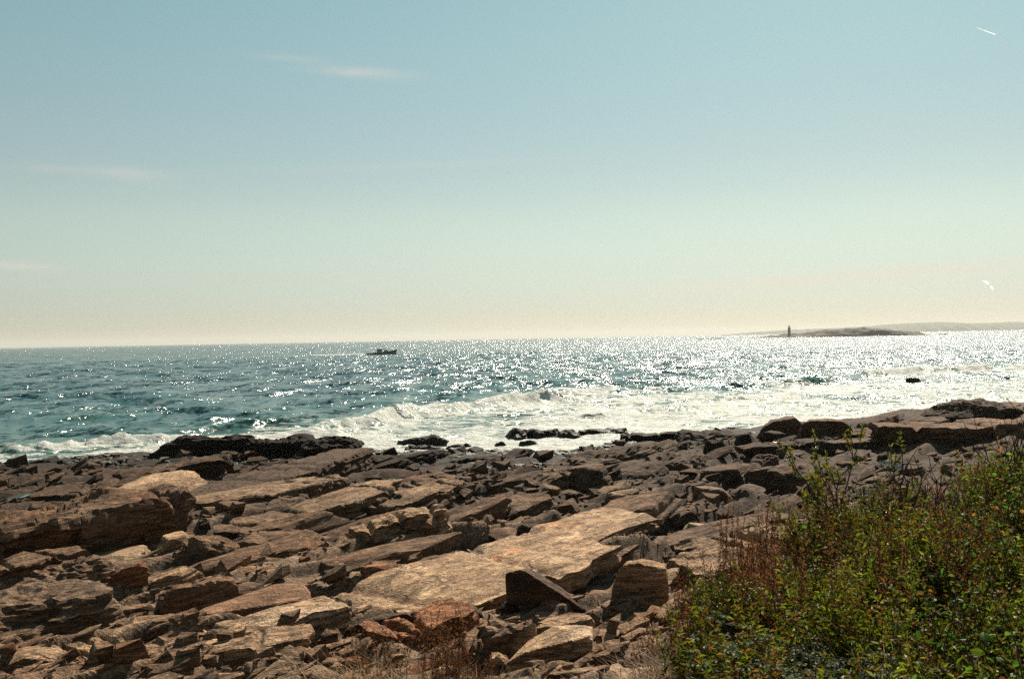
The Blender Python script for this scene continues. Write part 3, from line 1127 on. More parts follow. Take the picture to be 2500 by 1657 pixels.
ledge('ledge', 'rough grey ledge above the middle surf pool', (1420, 1160), (1700, 1110), 1.0, 3.0, 'rough', 'grey', group=LG)
ledge('ledge', 'brown weedy block ledge at the pool rim, right of centre', (1515, 1085), (1650, 1072), 0.55, 1.8, 'ledge', 'dark', group=LG, level=4)
ledge('ledge', 'low dark dome of rock at the water right of centre', (1625, 1082), (1775, 1076), 0.65, 3.2, 'weed', 'dark', group=LG, level=4)
ledge('ledge', 'rounded pitted grey ledge in front of the dark dome', (1630, 1170), (1768, 1140), 1.15, 2.2, 'rough', 'grey', group=LG)
ledge('ledge', 'long brown ledge on the right rise under the round boulders', (2040, 1100), (2240, 1082), 0.32, 1.6, 'ledge', 'brown', group=LG)
ledge('ledge', 'sloping brown ledge crossing the right rise', (2120, 1066), (2330, 1048), 0.5, 2.2, 'ledge', 'brown', group=LG)
ledge('ledge', 'highest dark ledge at the crest of the right rise', (2270, 1040), (2470, 1025), 1.35, 3.4, 'rough', 'dark', group=LG)
ledge('ledge', 'broad brown ledge on the right rise behind the bushes', (2200, 1095), (2520, 1066), 0.9, 3.2, 'ledge', 'brown', group=LG)
ledge('ledge', 'ledge of stacked plates in the middle distance right', (1820, 1118), (2010, 1092), 0.45, 1.6, 'ledge', 'brown', group=LG, level=4)
ledge('ledge', 'long thin tilted ledge across the centre', (800, 1276), (985, 1232), 0.55, 1.4, 'ledge', 'tan', group=LG, level=4)
ledge('ledge', 'tilted ledge with black front right of the long thin one', (960, 1265), (1150, 1230), 0.62, 1.4, 'ledge', 'tan', group=LG, level=4)
ledge('pale_slab', 'great smooth pale slab sloping up right in the foreground', (905, 1560), (1560, 1395), 0.42, 2.5, 'ledge', 'pale', group=LG, sink=0.25, tilt=(3, -2))
ledge('pale_slab', 'pale cracked slab top below the upright grey boulder', (1230, 1400), (1620, 1305), 0.35, 1.9, 'ledge', 'pale', group=LG, sink=0.25, tilt=(3, -2))
ledge('pale_slab', 'smooth pale slab with grey streaks, lower left of centre', (540, 1600), (870, 1545), 0.30, 0.8, 'ledge', 'pale', group=LG, sink=0.2, tilt=(3, -3))
ledge('rust_slab', 'rust-stained split ledge at the bottom behind the dead stalks', (950, 1602), (1180, 1560), 0.36, 0.9, 'ledge', 'rust', group=LG, sink=0.15, level=4)
ledge('rough_ledge', 'great pitted grey ledge mass at the lower left', (-60, 1600), (330, 1535), 0.85, 2.1, 'rough', 'grey', group=LG, sink=0.1)
ledge('rough_ledge', 'upper lobe of pitted grey rock behind the lower left mass', (120, 1475), (355, 1440), 0.62, 1.4, 'rough', 'grey', group=LG, sink=0.1)
ledge('ledge', 'low layered shelf along the foot of the great ledge', (-40, 1440), (225, 1400), 0.35, 1.0, 'ledge', 'brown', group=LG, level=4)
ledge('ledge', 'fractured tan ledge along the bottom edge left of centre', (330, 1655), (760, 1622), 0.28, 0.8, 'ledge', 'tan', group=LG, sink=0.2)
ledge('ledge', 'broken tan plates beside the lower left boulder', (190, 1634), (330, 1605), 0.3, 0.9, 'ledge', 'tan', group=LG, level=4)
ledge('ledge', 'thin pale slab edge at the bottom left of the bushes', (1400, 1668), (1660, 1652), 0.25, 0.8, 'ledge', 'pale', group=LG, level=4)

LOWL = []
lg = np.random.default_rng(404)
for k in range(26):
    px, py = lg.uniform(420, 1900), lg.uniform(1165, 1420)
    x, y = on_ground(px, py, ground_soft)
    if bank(x, y)[0] > 0.02 or y < 14 or any((x - fx) ** 2 + (y - fy) ** 2 < (fr * 0.55) ** 2 for fx, fy, fr, _l in ROCK_FOOT):
        continue
    L = lg.uniform(2.2, 4.6)
    where = 'left' if px < 850 else 'centre' if px < 1350 else 'right'
    depth = 'near the tide line' if y > 42 else 'on the middle shore' if y > 24 else 'on the near shore'
    LOWL.append(put_rock('ledge', 'ledge', 'low bedded brown ledge %s, %s part' % (depth, where), x, y, (L, lg.uniform(0.8, 1.5), lg.uniform(0.35, 0.6)), STRIKE - 0.35 + lg.normal(0, 0.12), 'slab' if k % 3 else 'ledge', ['tan', 'brown', 'brown'][k % 3], 'low bedded ledges of the shore', (0.08, -0.13 - 0.08 * lg.random()), 0.15, 4))

# --- boulders that stand out
BG = 'boulders lying on the shore'
H = [
    ('lit tan slab leaning at the foot of the great ledge', 205, 370, 1330, 1382, 'slab', 'tan', -8, (4, -6), .8),
    ('pale cracked block wedged against the great ledge', 365, 470, 1295, 1372, 'block', 'pale', 10, (0, -8), .8),
    ('big dark hump boulder right of the pale cracked block', 455, 600, 1305, 1392, 'rough', 'brown', -15, (0, 8), .8),
    ('pointed boulder sloping right, next to the dark hump', 560, 735, 1293, 1372, 'wedge', 'brown', 5, (0, 6), .7),
    ('striped block with layers showing on its right face', 655, 852, 1293, 1352, 'wedge', 'brown', 10, (0, 10), .7),
    ('rust-brown boulder in the shade of the long sloping ledge', 950, 1093, 1156, 1202, 'block', 'rust', 8, (0, -4), .8),
    ('small upright wedge left of the rust-brown boulder', 888, 942, 1162, 1206, 'block', 'brown', 30, (8, 12), .8),
    ('long dark stone lying left of the upright wedge', 800, 890, 1182, 1215, 'slab', 'brown', 10, (0, -4), .6),
    ('large lens-shaped slab propped in the middle of the shore', 1138, 1363, 1203, 1280, 'slab', 'brown', 14, (6, -7), .6),
    ('thin plate leaning on the large lens-shaped slab', 1190, 1250, 1232, 1282, 'slab', 'tan', 35, (30, -20), .5),
    ('pale peaked rock behind the lens-shaped slab', 1290, 1372, 1180, 1220, 'block', 'tan', 20, (0, 6), .8),
    ('great angular boulder with a shaded front below the grey ledge', 1363, 1498, 1130, 1205, 'block', 'brown', 12, (0, -6), .8),
    ('tilted angular slab right of the great angular boulder', 1498, 1655, 1123, 1190, 'slab', 'brown', 20, (8, -14), .8),
    ('small dark cube of rock below the great angular boulder', 1365, 1428, 1197, 1235, 'block', 'brown', 25, (0, -5), .9),
    ('pale flat rock between the two angular boulders', 1450, 1560, 1185, 1225, 'slab', 'tan', 15, (4, -5), .8),
    ('leaning flat-sided rock in the rubble right of centre', 1490, 1600, 1200, 1250, 'slab', 'grey', 30, (14, -12), .6),
    ('dark block with pale top near the centre', 1157, 1270, 1287, 1336, 'block', 'brown', 5, (0, 4), .8),
    ('whitish wedge leaning beside the dark central block', 1222, 1320, 1306, 1346, 'wedge', 'pale', 15, (0, -6), .7),
    ('stack of dark plates above the whitish wedge', 1262, 1440, 1277, 1332, 'slab', 'dark', 6, (3, 3), .6),
    ('big block with lit top and black left flank, left of centre', 872, 1038, 1287, 1370, 'wedge', 'tan', -10, (0, -8), .8),
    ('small pale spike of rock right of the black-flanked block', 1034, 1066, 1298, 1326, 'block', 'pale', 0, (0, 0), .8),
    ('two-lobed dark stone at the upper rim of the pale slab', 1360, 1412, 1322, 1350, 'round', 'dark', 20, (0, 0), .9),
    ('grey rock set in a notch of the great pale slab', 1360, 1414, 1358, 1398, 'block', 'grey', 30, (0, 0), .9),
    ('square dark block at the waterline left of the round boulders', 1792, 1858, 1058, 1090, 'block', 'dark', 0, (0, 0), .9),
    ('small dark block leaning on the square waterline block', 1850, 1924, 1050, 1086, 'block', 'dark', 25, (0, 8), .8),
    ('dark pyramid rock in front of the round skyline boulders', 1978, 2030, 1050, 1078, 'wedge', 'dark', 15, (0, 0), .8),
    ('dark blunt boulder resting below the round skyline boulders', 1980, 2052, 1074, 1108, 'block', 'dark', 5, (0, 0), .8),
    ('sloping brown boulder right of the round skyline boulders', 2083, 2196, 1008, 1056, 'wedge', 'brown', 5, (0, -8), .8),
    ('dark boulder left of the notch in the shoreline, right of centre', 1716, 1786, 1073, 1110, 'block', 'dark', 20, (0, 6), .8),
    ('tilted slab with reddish edge on the right rise', 1815, 1908, 1107, 1150, 'slab', 'pink', 25, (12, -16), .6),
    ('large black-fronted boulder in the rubble right of centre', 1705, 1816, 1135, 1196, 'block', 'brown', 0, (0, -5), .8),
    ('broad flat-topped boulder right of the black-fronted one', 1815, 2010, 1130, 1200, 'slab', 'brown', 8, (4, -3), .6),
    ('round grey boulder low on the right, half behind the sprigs', 1930, 2010, 1165, 1215, 'round', 'grey', 0, (0, 0), .9),
    ('angular slab among the rubble above the bushes', 1560, 1660, 1215, 1262, 'slab', 'tan', 20, (8, -8), .7),
    ('pale broken block just above the dry stalks', 1690, 1790, 1185, 1240, 'block', 'tan', 15, (0, -6), .8),
    ('pale block at the top edge of the bushes', 1660, 1740, 1275, 1312, 'block', 'pale', 10, (0, 6), .9),
    ('long plate pointing right in the rubble above the bushes', 1600, 1710, 1245, 1285, 'slab', 'brown', 28, (6, -12), .5),
    ('round dark rock between the two plates above the bushes', 1795, 1870, 1180, 1212, 'round', 'grey', 0, (0, 0), .9),
    ('big broad pale rock behind the sprigs', 2010, 2150, 1225, 1300, 'slab', 'pale', 5, (4, 0), .7),
    ('dark-fronted stone slab behind the long tilted slab', 380, 592, 1393, 1488, 'slab', 'brown', 14, (6, -8), .5),
    ('pale striped wedge behind the dark-fronted slab', 365, 500, 1383, 1452, 'wedge', 'tan', 18, (0, -10), .6),
    ('blunt brown boulder left of the long tilted slab', 346, 452, 1498, 1566, 'block', 'brown', 12, (0, -8), .8),
    ('small beige stone cut by the left edge at the bottom', -25, 16, 1584, 1625, 'round', 'tan', 0, (0, 0), .9),
    ('round pale cobble below the pointed boulder', 690, 740, 1356, 1388, 'round', 'pale', 0, (0, 0), .9),
    ('pale cobble with a pebble beside it, under the dark hump', 536, 590, 1370, 1400, 'round', 'pale', 0, (0, 0), .9),
    ('flat brown stone right of the round pale cobble', 725, 820, 1338, 1378, 'slab', 'brown', 15, (5, -8), .6),
    ('grey stub of stone between the slabs at left', 545, 645, 1420, 1462, 'block', 'grey', 5, (0, 0), .8),
    ('rust-topped boulder sitting on the ledges left of centre', 876, 982, 1372, 1456, 'block', 'rust', -8, (0, -4), .8),
    ('dark boulder left of the rust-topped one', 790, 858, 1385, 1440, 'block', 'dark', 10, (0, 0), .8),
    ('small angular stone in front of the rust-topped boulder', 906, 972, 1428, 1470, 'block', 'brown', 20, (0, -10), .8),
    ('pair of black angular stones right of the dark grey boulder', 1055, 1180, 1468, 1534, 'block', 'dark', -5, (0, -6), .7),
    ('black jagged lump beside the leaning dark slab', 1218, 1294, 1456, 1506, 'rough', 'black', 0, (0, 0), .8),
    ('grey block with a dark left end in front of the leaning slab', 1173, 1345, 1503, 1598, 'slab', 'grey', 12, (6, -8), .55),
    ('flat pale slab lying right of the leaning dark slab foot', 1306, 1460, 1493, 1538, 'slab', 'pale', 10, (3, -4), .6),
    ('pale wedge tucked under the big pinkish block', 1222, 1310, 1535, 1604, 'wedge', 'pale', 10, (0, 8), .7),
    ('reddish wedge of rock at the left foot of the bushes', 1390, 1490, 1578, 1636, 'wedge', 'rust', 15, (0, -8), .7),
    ('thin standing stone in the cleft beside the tall grey boulder', 1482, 1508, 1458, 1502, 'block', 'tan', 0, (0, 12), .6),
    ('rusty broken stones under the dead stalks at the bottom', 830, 900, 1600, 1650, 'slab', 'rust', 20, (8, -10), .6),
    ('small grey block on the tan ledge at the bottom left of centre', 500, 556, 1596, 1632, 'block', 'grey', 0, (0, 0), .8),
    ('dark triangular stone near the bottom edge, left of centre', 430, 500, 1612, 1660, 'wedge', 'dark', 0, (0, -6), .8),
    ('pale flat stone at the bottom right of the pinkish block', 1180, 1260, 1590, 1625, 'slab', 'pale', 5, (2, -3), .7),
]
for (lab, x0, x1, yt, yb, st, tn, yaw, tl, dk) in H:
    nm = {'round': 'cobble', 'slab': 'slab', 'ledge': 'ledge', 'wedge': 'wedge_rock'}.get(st, 'boulder')
    hero(nm, lab, x0, x1, yt, yb, st, tn, yaw, tl, dk, 4, group=BG, sink=0.06)

# boulders whose outline matters: cut from the corners of their near and far sides
def cut_rock(name, label, front, back, thick, tone, seed, amp=0.018, rough=0.0):
    foot = max(front, key=lambda t: t[1])
    gx, gy = on_ground(foot[0], foot[1] - 2, ground_soft)
    pts = [at_dist(a, b, gy) for a, b in front] + [at_dist(a, b, gy + thick) for a, b in back]
    zmin = min(t[2] for t in pts)
    pts += [np.array((t[0], gy + thick * 0.8, zmin - 0.12)) for t in pts[:len(front)]] + [np.array((t[0], t[1], t[2] - 0.10)) for t in pts[:len(front)]]
    pts = np.array(pts)
    org = np.array((pts[:, 0].mean(), pts[:, 1].mean(), zmin))
    bm = bmesh.new()
    for t in pts - org:
        bm.verts.new(t)
    res = bmesh.ops.convex_hull(bm, input=bm.verts)
    bm.normal_update()
    c0 = np.mean([np.array(f_.calc_center_median()) for f_ in bm.faces], axis=0)
    nr, ds = [], []
    for f_ in bm.faces:
        n_ = np.array(f_.normal)
        k_ = float(n_ @ (np.array(f_.verts[0].co) - c0))
        if k_ < 0:
            n_, k_ = -n_, -k_
        if f_.calc_area() > 1e-5:
            nr.append(n_)
            ds.append(k_)
    bm.free()
    d, f = ico(5)
    ext = np.ptp(pts, axis=0)
    dd = d * (0.3 + ext / ext.max())
    dd /= np.linalg.norm(dd, axis=1)[:, None]
    c = dd @ np.array(nr).T
    rr = np.where(c > 1e-3, np.array(ds)[None, :] / np.maximum(c, 1e-3), 1e9).min(1)
    P = dd * rr[:, None]
    size = float(ext.mean())
    P = P + dd * (amp * size * fbm3(P, 2.2 / size, 5, seed, 0.6))[:, None]
    if rough:
        P = P - dd * (rough * size * np.abs(fbm3(P, 5.0 / size, 4, seed + 5, 0.6)))[:, None]
    me = mesh_np(name, P + c0, f)
    me.materials.append(M_ROCK)
    o = link(name, me, None, None, tuple(org))
    t = TONE[tone]
    o.color = (t[0], t[1], t[2], 1)
    tag(o, label, 'rock', BG)
    ROCK_FOOT.append((org[0], org[1], ext[0] * 0.5, label))
    return o


cut_rock('boulder', 'round-topped boulder on the skyline, left of the pair', [(1857, 1068), (1862, 1042), (1889, 1028), (1942, 1020), (1958, 1036), (1958, 1070)], [(1880, 1024), (1935, 1014), (1955, 1030)], 1.8, 'brown', 17, 0.025, 0.02)
cut_rock('boulder', 'broad round boulder on the skyline, right of the pair', [(1958, 1066), (1962, 1032), (1982, 1026), (2028, 1026), (2056, 1028), (2076, 1040), (2083, 1052), (2078, 1070)], [(1975, 1022), (2026, 1020), (2062, 1024)], 1.8, 'brown', 18, 0.025, 0.02)
cut_rock('leaning_slab', 'big dark slab leaning upright against the great pale slab', [(1234, 1398), (1256, 1443), (1291, 1493), (1344, 1504), (1431, 1489), (1352, 1440), (1306, 1409), (1272, 1388)], [(1285, 1384), (1320, 1400), (1365, 1436), (1440, 1482)], 0.5, 'dark', 11)
cut_rock('slab', 'long tilted slab with rounded end, lower left of centre', [(449, 1524), (462, 1505), (530, 1521), (565, 1524), (647, 1490), (742, 1464), (735, 1480), (650, 1512), (535, 1545), (457, 1545)], [(500, 1482), (677, 1422), (730, 1418), (756, 1440)], 1.1, 'pink', 12)
cut_rock('boulder', 'big pinkish block with a pocked face at bottom centre', [(1237, 1618), (1240, 1641), (1325, 1634), (1375, 1600), (1447, 1562), (1440, 1552), (1370, 1590), (1318, 1612), (1285, 1590)], [(1292, 1560), (1348, 1528), (1394, 1523), (1446, 1527)], 0.75, 'pale', 13)
cut_rock('boulder', 'tall grey boulder with a black cleft at the bushes', [(1496, 1432), (1508, 1390), (1523, 1375), (1561, 1372), (1629, 1388), (1632, 1475), (1546, 1492), (1527, 1487), (1519, 1440)], [(1530, 1366), (1565, 1362), (1625, 1375)], 0.8, 'tan', 14, 0.03, 0.03)
cut_rock('boulder', 'rounded beige boulder at the bottom left corner', [(19, 1623), (23, 1642), (38, 1658), (107, 1660), (156, 1650), (177, 1635), (172, 1618), (60, 1605)], [(40, 1586), (55, 1579), (95, 1576), (145, 1580), (168, 1598)], 0.55, 'tan', 15)
cut_rock('boulder', 'dark grey boulder at the foot of the great pale slab', [(834, 1557), (838, 1538), (868, 1522), (925, 1508), (994, 1497), (1009, 1506), (1007, 1540), (914, 1563), (850, 1567)], [(880, 1512), (930, 1499), (990, 1490)], 0.5, 'dark', 16, 0.03, 0.04)

# --- rocks awash in the surf and out at sea
WG = 'rocks awash in the surf'
for (lab, px, py, wpx, h, dep, st) in [
    ('tallest weedy lump of the broken reef in the surf, right of centre', 1272, 1068, 90, 0.85, 2.2, 'weed'),
    ('second weedy lump of the broken reef, right of the tallest', 1335, 1067, 95, 0.7, 2.4, 'weed'),
    ('low weedy lump at the middle of the broken reef', 1395, 1068, 80, 0.5, 1.8, 'weed'),
    ('long low weedy spur at the right end of the broken reef', 1470, 1062, 150, 0.45, 2.2, 'weed'),
    ('low weedy rock awash left of the broken reef', 1025, 1086, 120, 0.55, 1.8, 'weed'),
    ('thin reef awash below the low weedy rock', 1035, 1098, 110, 0.28, 1.2, 'weed'),
    ('flat reef awash right of the low weedy rock', 1120, 1093, 80, 0.32, 1.0, 'weed'),
    ('tiny rock awash left of the surf pool', 1222, 1086, 34, 0.25, 0.7, 'weed'),
    ('small rock awash in the middle of the surf pool', 1287, 1087, 48, 0.32, 0.9, 'weed'),
    ('dark rock breaking the water far out on the right', 2233, 934, 38, 0.85, 2.0, 'rough'),
    ('low reef awash by the left shore', 190, 1134, 130, 0.35, 1.6, 'weed'),
    ('small reef awash at the left edge', 60, 1142, 100, 0.35, 1.4, 'weed'),
]:
    x, y = on_level(px, py, 0.0)
    w = wpx / F_PX * y
    put_rock('surf_rock', 'rock', lab, x, y + dep * 0.3, (w, dep, h + 0.35), R(8), st, 'black', WG, (0, 0), 0, 4, z=-0.35)

# --- loose rocks, each one an object; those alike share a description
protos = []
for i in range(18):
    st = ['slab', 'block', 'slab', 'wedge', 'slab', 'slab'][i % 6]
    dm = {'slab': (1.5, 0.55, 0.24), 'block': (1.0, 0.7, 0.5), 'wedge': (1.0, 0.6, 0.42), 'round': (1.0, 0.8, 0.6)}[st]
    protos.append((st, dm, rock_mesh('loose_rock', dm, st, 4000 + i, 3)))
lr = np.random.default_rng(55)


def pick_spot(y0, y1):
    for _ in range(60):
        u = lr.random()
        y = 1 / (1 / y0 + u * (1 / y1 - 1 / y0))
        x = lr.uniform(-0.56, 0.56) * y
        if bank(x, y)[0] > 0.05 or y > shore_y(x) - 3:
            continue
        if any((x - fx) ** 2 + (y - fy) ** 2 < (fr * 0.8) ** 2 for fx, fy, fr, _l in ROCK_FOOT):
            continue
        return x, y
    return None


import re
MARKS = []
for fx, fy, fr, fl in ROCK_FOOT:
    h_ = re.split(r"\s(?=(?:leaning|wedged|right of|left of|sloping|with|in|next|lying|propped|behind|below|between|beside|above|on|at|resting|just|pointing|set|under|and|tucked|sitting|running|stepping|crossing|awash|across|among|along|humped|tapering|near|cut|half|breaking|by|upright|of)\b)|,", fl)[0]
    if len(h_.split()) >= 3 and fy < 75 and not h_.startswith('low bedded'):
        MARKS.append((fx, fy, fr, h_))
ORD = ['', 'second ', 'third ', 'fourth ', 'fifth ', 'sixth ', 'seventh ']
seen_labels = {}


def loose_label(x, y, sz, st, tn):
    """Which loose rock this is: its look, and the large rock or ledge it lies nearest."""
    size = 'small' if sz < 0.45 else 'middling' if sz < 0.95 else 'large'
    kind = {'slab': 'flat plate', 'block': 'angular block', 'wedge': 'wedge', 'round': 'rounded stone'}[st]
    tone = {'pale': 'pale', 'tan': 'tan', 'brown': 'brown', 'grey': 'grey', 'dark': 'dark', 'rust': 'rusty', 'pink': 'pinkish'}[tn]
    best = None
    for (fx, fy, fr, h_) in MARKS:
        ds = math.hypot(x / y - fx / fy, 1.6 * (1 / y - 1 / fy)) * y
        if best is None or ds < best[0]:
            best = (ds, x / y - fx / fy, y - fy, fr, h_)
    rel = ('right of' if best[1] > 0 else 'left of') if abs(best[1]) * y > 0.5 * best[3] else ('in front of' if best[2] < 0 else 'behind')
    lab = '%s %s %s %s the %s' % (size, tone, kind, rel, best[4])
    ys_ = seen_labels.setdefault(lab, [])
    ys_.append(y)
    if len(ys_) == 2:
        lab += ', farther off' if y > ys_[0] else ', nearer the viewer'
    elif len(ys_) > 2:
        lab += ', farthest of its kind' if y == max(ys_) else ', nearest of its kind' if y == min(ys_) else ', between the other two'
    return lab


for o in LOWL:
    x, y = o.location.x, o.location.y
    lab = loose_label(x, y, 0.6, 'slab', 'brown').replace('middling brown flat plate', 'low tilted brown ledge of bedded rock')
    o['label'] = lab

n_loose = 0
for k in range(215):
    sp = pick_spot(11.5, 62.0)
    if sp is None:
        continue
    x, y = sp
    st, dm, me = protos[lr.integers(len(protos))]
    sz = float(np.clip(np.exp(lr.normal(-0.35, 0.45)) * np.interp(y, [11, 20, 35, 60], [0.36, 0.62, 0.95, 1.25]), 0.2, 1.9))
    if y < 21:
        grp, tn = 'loose rocks on the near slabs', ['tan', 'brown', 'pale', 'grey', 'tan', 'rust', 'pale'][lr.integers(7)]
    elif y < 40:
        grp, tn = 'loose rocks of the middle shore', ['tan', 'brown', 'tan', 'grey', 'pink', 'pale'][lr.integers(6)]
    else:
        grp, tn = 'loose rocks above the tide line', ['brown', 'dark', 'dark', 'brown'][lr.integers(4)]
    lab = loose_label(x, y, sz, st, tn)
    yaw = STRIKE - 0.45 + lr.normal(0, 0.35)
    o = put_rock('loose_rock', 'rock', lab, x, y, tuple(sz * np.array(dm)), yaw, st, tn, grp, (lr.normal(0.12, 0.10), lr.normal(-0.22, 0.12)), 0.12, me=me)
    o.scale = (sz, sz * lr.uniform(0.8, 1.2), sz * lr.uniform(0.75, 1.35))
    n_loose += 1

# --- broken rock and stones that nobody would count, in one mass
small = []
for i in range(24):
    st = ['slab', 'slab', 'block', 'wedge', 'slab', 'slab', 'slab', 'round'][i % 8]
    dm = {'slab': (1.35, 0.42, 0.16), 'block': (1.0, 0.7, 0.45), 'wedge': (1.0, 0.6, 0.4), 'round': (1.0, 0.8, 0.6)}[st]
    small.append(hull_np(dm, 6000 + i, 14))
tinyr = []
for i in range(12):
    st = ['block', 'round', 'slab'][i % 3]
    tinyr.append(hull_np((1.0, 0.7, 0.45), 6500 + i, 9))
mb = MB()


def strew(count, y0, y1, s0, s1, lib, clus):
    u = lr.random(count * 3)
    y = 1 / (1 / y0 + u * (1 / y1 - 1 / y0))
    x = lr.uniform(-0.60, 0.60, count * 3) * y
    ok = (bank(x, y)[0] < 0.1) & (y < shore_y(x) - 2.0)
    ok &= (n2(x / clus, y / clus, 88) + 0.6 * n2(x / clus * 3, y / clus * 3, 89) + lr.normal(0, 0.35, count * 3)) > -0.15
    for (sx, sy, hl, hw, yw) in SOFT:
        dx, dy = x - sx, y - sy
        a_ = (dx * math.cos(yw) + dy * math.sin(yw)) / hl
        b_ = (-dx * math.sin(yw) + dy * math.cos(yw)) / hw
        ok &= (a_ * a_ + b_ * b_ > 0.9) | (lr.random(count * 3) < 0.12)
    x, y = x[ok][:count], y[ok][:count]
    z = terrain(x, y)
    for i in range(len(x)):
        P, f = lib[lr.integers(len(lib))]
        s = math.exp(lr.uniform(math.log(s0), math.log(s1))) * float(np.interp(y[i], [10, 20, 40, 60], [0.6, 1.0, 1.7, 2.2]))
        yw = STRIKE - 0.4 + lr.normal(0, 0.35)
        tx, ty = lr.normal(0.12, 0.12), lr.normal(-0.2, 0.14)
        Mx = np.array((Matrix.Rotation(yw, 3, 'Z') @ Matrix.Rotation(ty, 3, 'Y') @ Matrix.Rotation(tx, 3, 'X')))
        Q = (P * np.array((s * lr.uniform(0.8, 1.4), s * lr.uniform(0.8, 1.2), s * lr.uniform(0.7, 1.3)))) @ Mx.T
        mb.add(Q + np.array((x[i], y[i], z[i] - 0.08 * s)), f)


strew(2600, 11.0, 66.0, 0.14, 0.62, small, 3.0)
strew(5500, 10.5, 48.0, 0.04, 0.18, tinyr, 1.6)
strew(2600, 24.0, 64.0, 0.12, 0.5, small, 4.0)
strew(1800, 22.0, 60.0, 0.07, 0.2, tinyr, 3.0)
o = mb.build('broken_rock', M_ROCK)
o.color = (1.3, 1.17, 1.04, 1)
tag(o, 'broken plates and stones strewn between the ledges', kind='stuff')

# --- seaweed draped over the rocks of the tide zone
N = NT('rockweed')
tc = N.n('ShaderNodeTexCoord')
geo = N.n('ShaderNodeNewGeometry')
wc = N.ramp(geo.outputs['Random Per Island'], [(0.0, (0.012, 0.009, 0.005)), (0.6, (0.035, 0.026, 0.009)), (1.0, (0.07, 0.052, 0.016))])
M_WEED = N.end(N.bsdf(wc, 0.5, 0.35, normal=N.bump(N.noise(tc.outputs['Object'], 9.0, 4, 0.7), 0.12, 1.0)))
wm = MB()
n_w = 0
while n_w < 2600:
    x = lr.uniform(-44, 34, 400)
    y = shore_y(x) - lr.uniform(-1.5, 15.0, 400) * np.where(x > 8, 0.55, 1.0)
    z = terrain(x, y)
    ok = (z < 1.25 + lr.normal(0, 0.15, 400)) & (z > -0.15) & ((n2(x / 3.5, y / 3.5, 133) + 0.5 * n2(x / 1.2, y / 1.2, 134)) > -0.05)
    for i in np.nonzero(ok)[0]:
        P, f = tinyr[lr.integers(len(tinyr))]
        s = lr.uniform(0.25, 0.85)
        a_ = lr.uniform(0, 6.28)
        ca, sa = math.cos(a_), math.sin(a_)
        Q = P * np.array((s * 1.3, s, s * lr.uniform(0.35, 0.75)))
        Q = np.c_[Q[:, 0] * ca - Q[:, 1] * sa, Q[:, 0] * sa + Q[:, 1] * ca, Q[:, 2]]
        wm.add(Q + np.array((x[i], y[i], z[i] - 0.12 * s)), f)
        n_w += 1
tag(wm.build('seaweed', M_WEED), 'dark brown rockweed draped over the rocks along the tide line', kind='stuff')

# --- tide pools
N = NT('pool_water')
tc = N.n('ShaderNodeTexCoord')
M_POOL = N.end(N.bsdf(N.mix(N.noise(tc.outputs['Object'], 2.0, 3), (0.03, 0.05, 0.06), (0.06, 0.08, 0.09)), 0.05, 0.6, 1.333))
for (qx, qy, rx, ry, lev), lab in zip(POOLS, ['blue tide pool shining on the right rise', 'small blue pool by the left edge', 'tiny puddle on the pale slab, lower left of centre']):
    a = np.arange(28) / 28 * 2 * math.pi
    rr = 1.12 + 0.14 * n2(np.cos(a) * 2 + qx, np.sin(a) * 2, 3)
    v = np.c_[qx + rx * rr * np.cos(a), qy + ry * rr * np.sin(a), np.full(28, lev)]
    m2 = MB()
    m2.add(np.vstack([v, (qx, qy, lev)]), [(i, (i + 1) % 28, 28) for i in range(28)])
    tag(m2.build('tide_pool', M_POOL), lab, kind='structure')

# ------------------------------------------------------------------ far shores
def land_mesh(name, crest, depth, dist, seed, nx=160, ny=14, rough=1.0):
    """A low body of land: crest is (x, height) along its length, at a distance."""
    cx, ch = np.array(crest).T
    xs_ = np.linspace(cx[0], cx[-1], nx)
    v_ = np.linspace(-1, 1, ny)
    X, V = np.meshgrid(xs_, v_, indexing='ij')
    hgt = np.interp(X, cx, ch)
    prof = np.clip(1 - np.abs(V) ** 2.2, 0, 1)
    hgt = hgt * prof + rough * (0.6 + 0.4 * prof) * (fbm2(X / 22.0, V * 3, 4, seed)) * np.clip(hgt / (ch.max() * 0.3), 0, 1)
    Y = dist + V * depth + 0.15 * depth * fbm2(X / 60.0, V, 3, seed + 4)
    Z = np.where(np.abs(V) > 0.99, -2.0, hgt)
    i = np.arange(nx * ny).reshape(nx, ny)
    return mesh_np(name, np.stack([X, Y, Z], -1).reshape(-1, 3), np.stack([i[:-1, :-1], i[1:, :-1], i[1:, 1:], i[:-1, 1:]], -1).reshape(-1, 4))


def xat(px, d):
    return (px - 1250) / F_PX * d


D1, D2 = 2000.0, 11000.0
k1, k2 = D1 / F_PX, D2 / F_PX
N = NT('island_ground')
geo = N.n('ShaderNodeNewGeometry')
sp_ = N.n('ShaderNodeSeparateXYZ')
N.set(sp_.inputs[0], geo.outputs['Position'])
ns = N.noise(geo.outputs['Position'], 0.06, 5, 0.65)
lim = N.sstep(N.math('ADD', sp_.outputs['Z'], N.math('MULTIPLY', N.math('SUBTRACT', ns, 0.5), 9.0)), 3.2, 5.2)
c = N.mix(lim, N.ramp(ns, [(0.3, (0.040, 0.028, 0.020)), (0.7, (0.14, 0.10, 0.07))]), N.ramp(ns, [(0.3, (0.014, 0.015, 0.008)), (0.7, (0.035, 0.030, 0.016))]))
M_ISL = N.end(N.bsdf(c, 0.9, 0.3))
N = NT('far_forest')
tc = N.n('ShaderNodeTexCoord')
M_FAR = N.end(N.bsdf(N.ramp(N.noise(tc.outputs['Object'], 0.02, 5, 0.6), [(0.3, (0.018, 0.026, 0.018)), (0.7, (0.05, 0.06, 0.035))]), 0.95, 0.2))

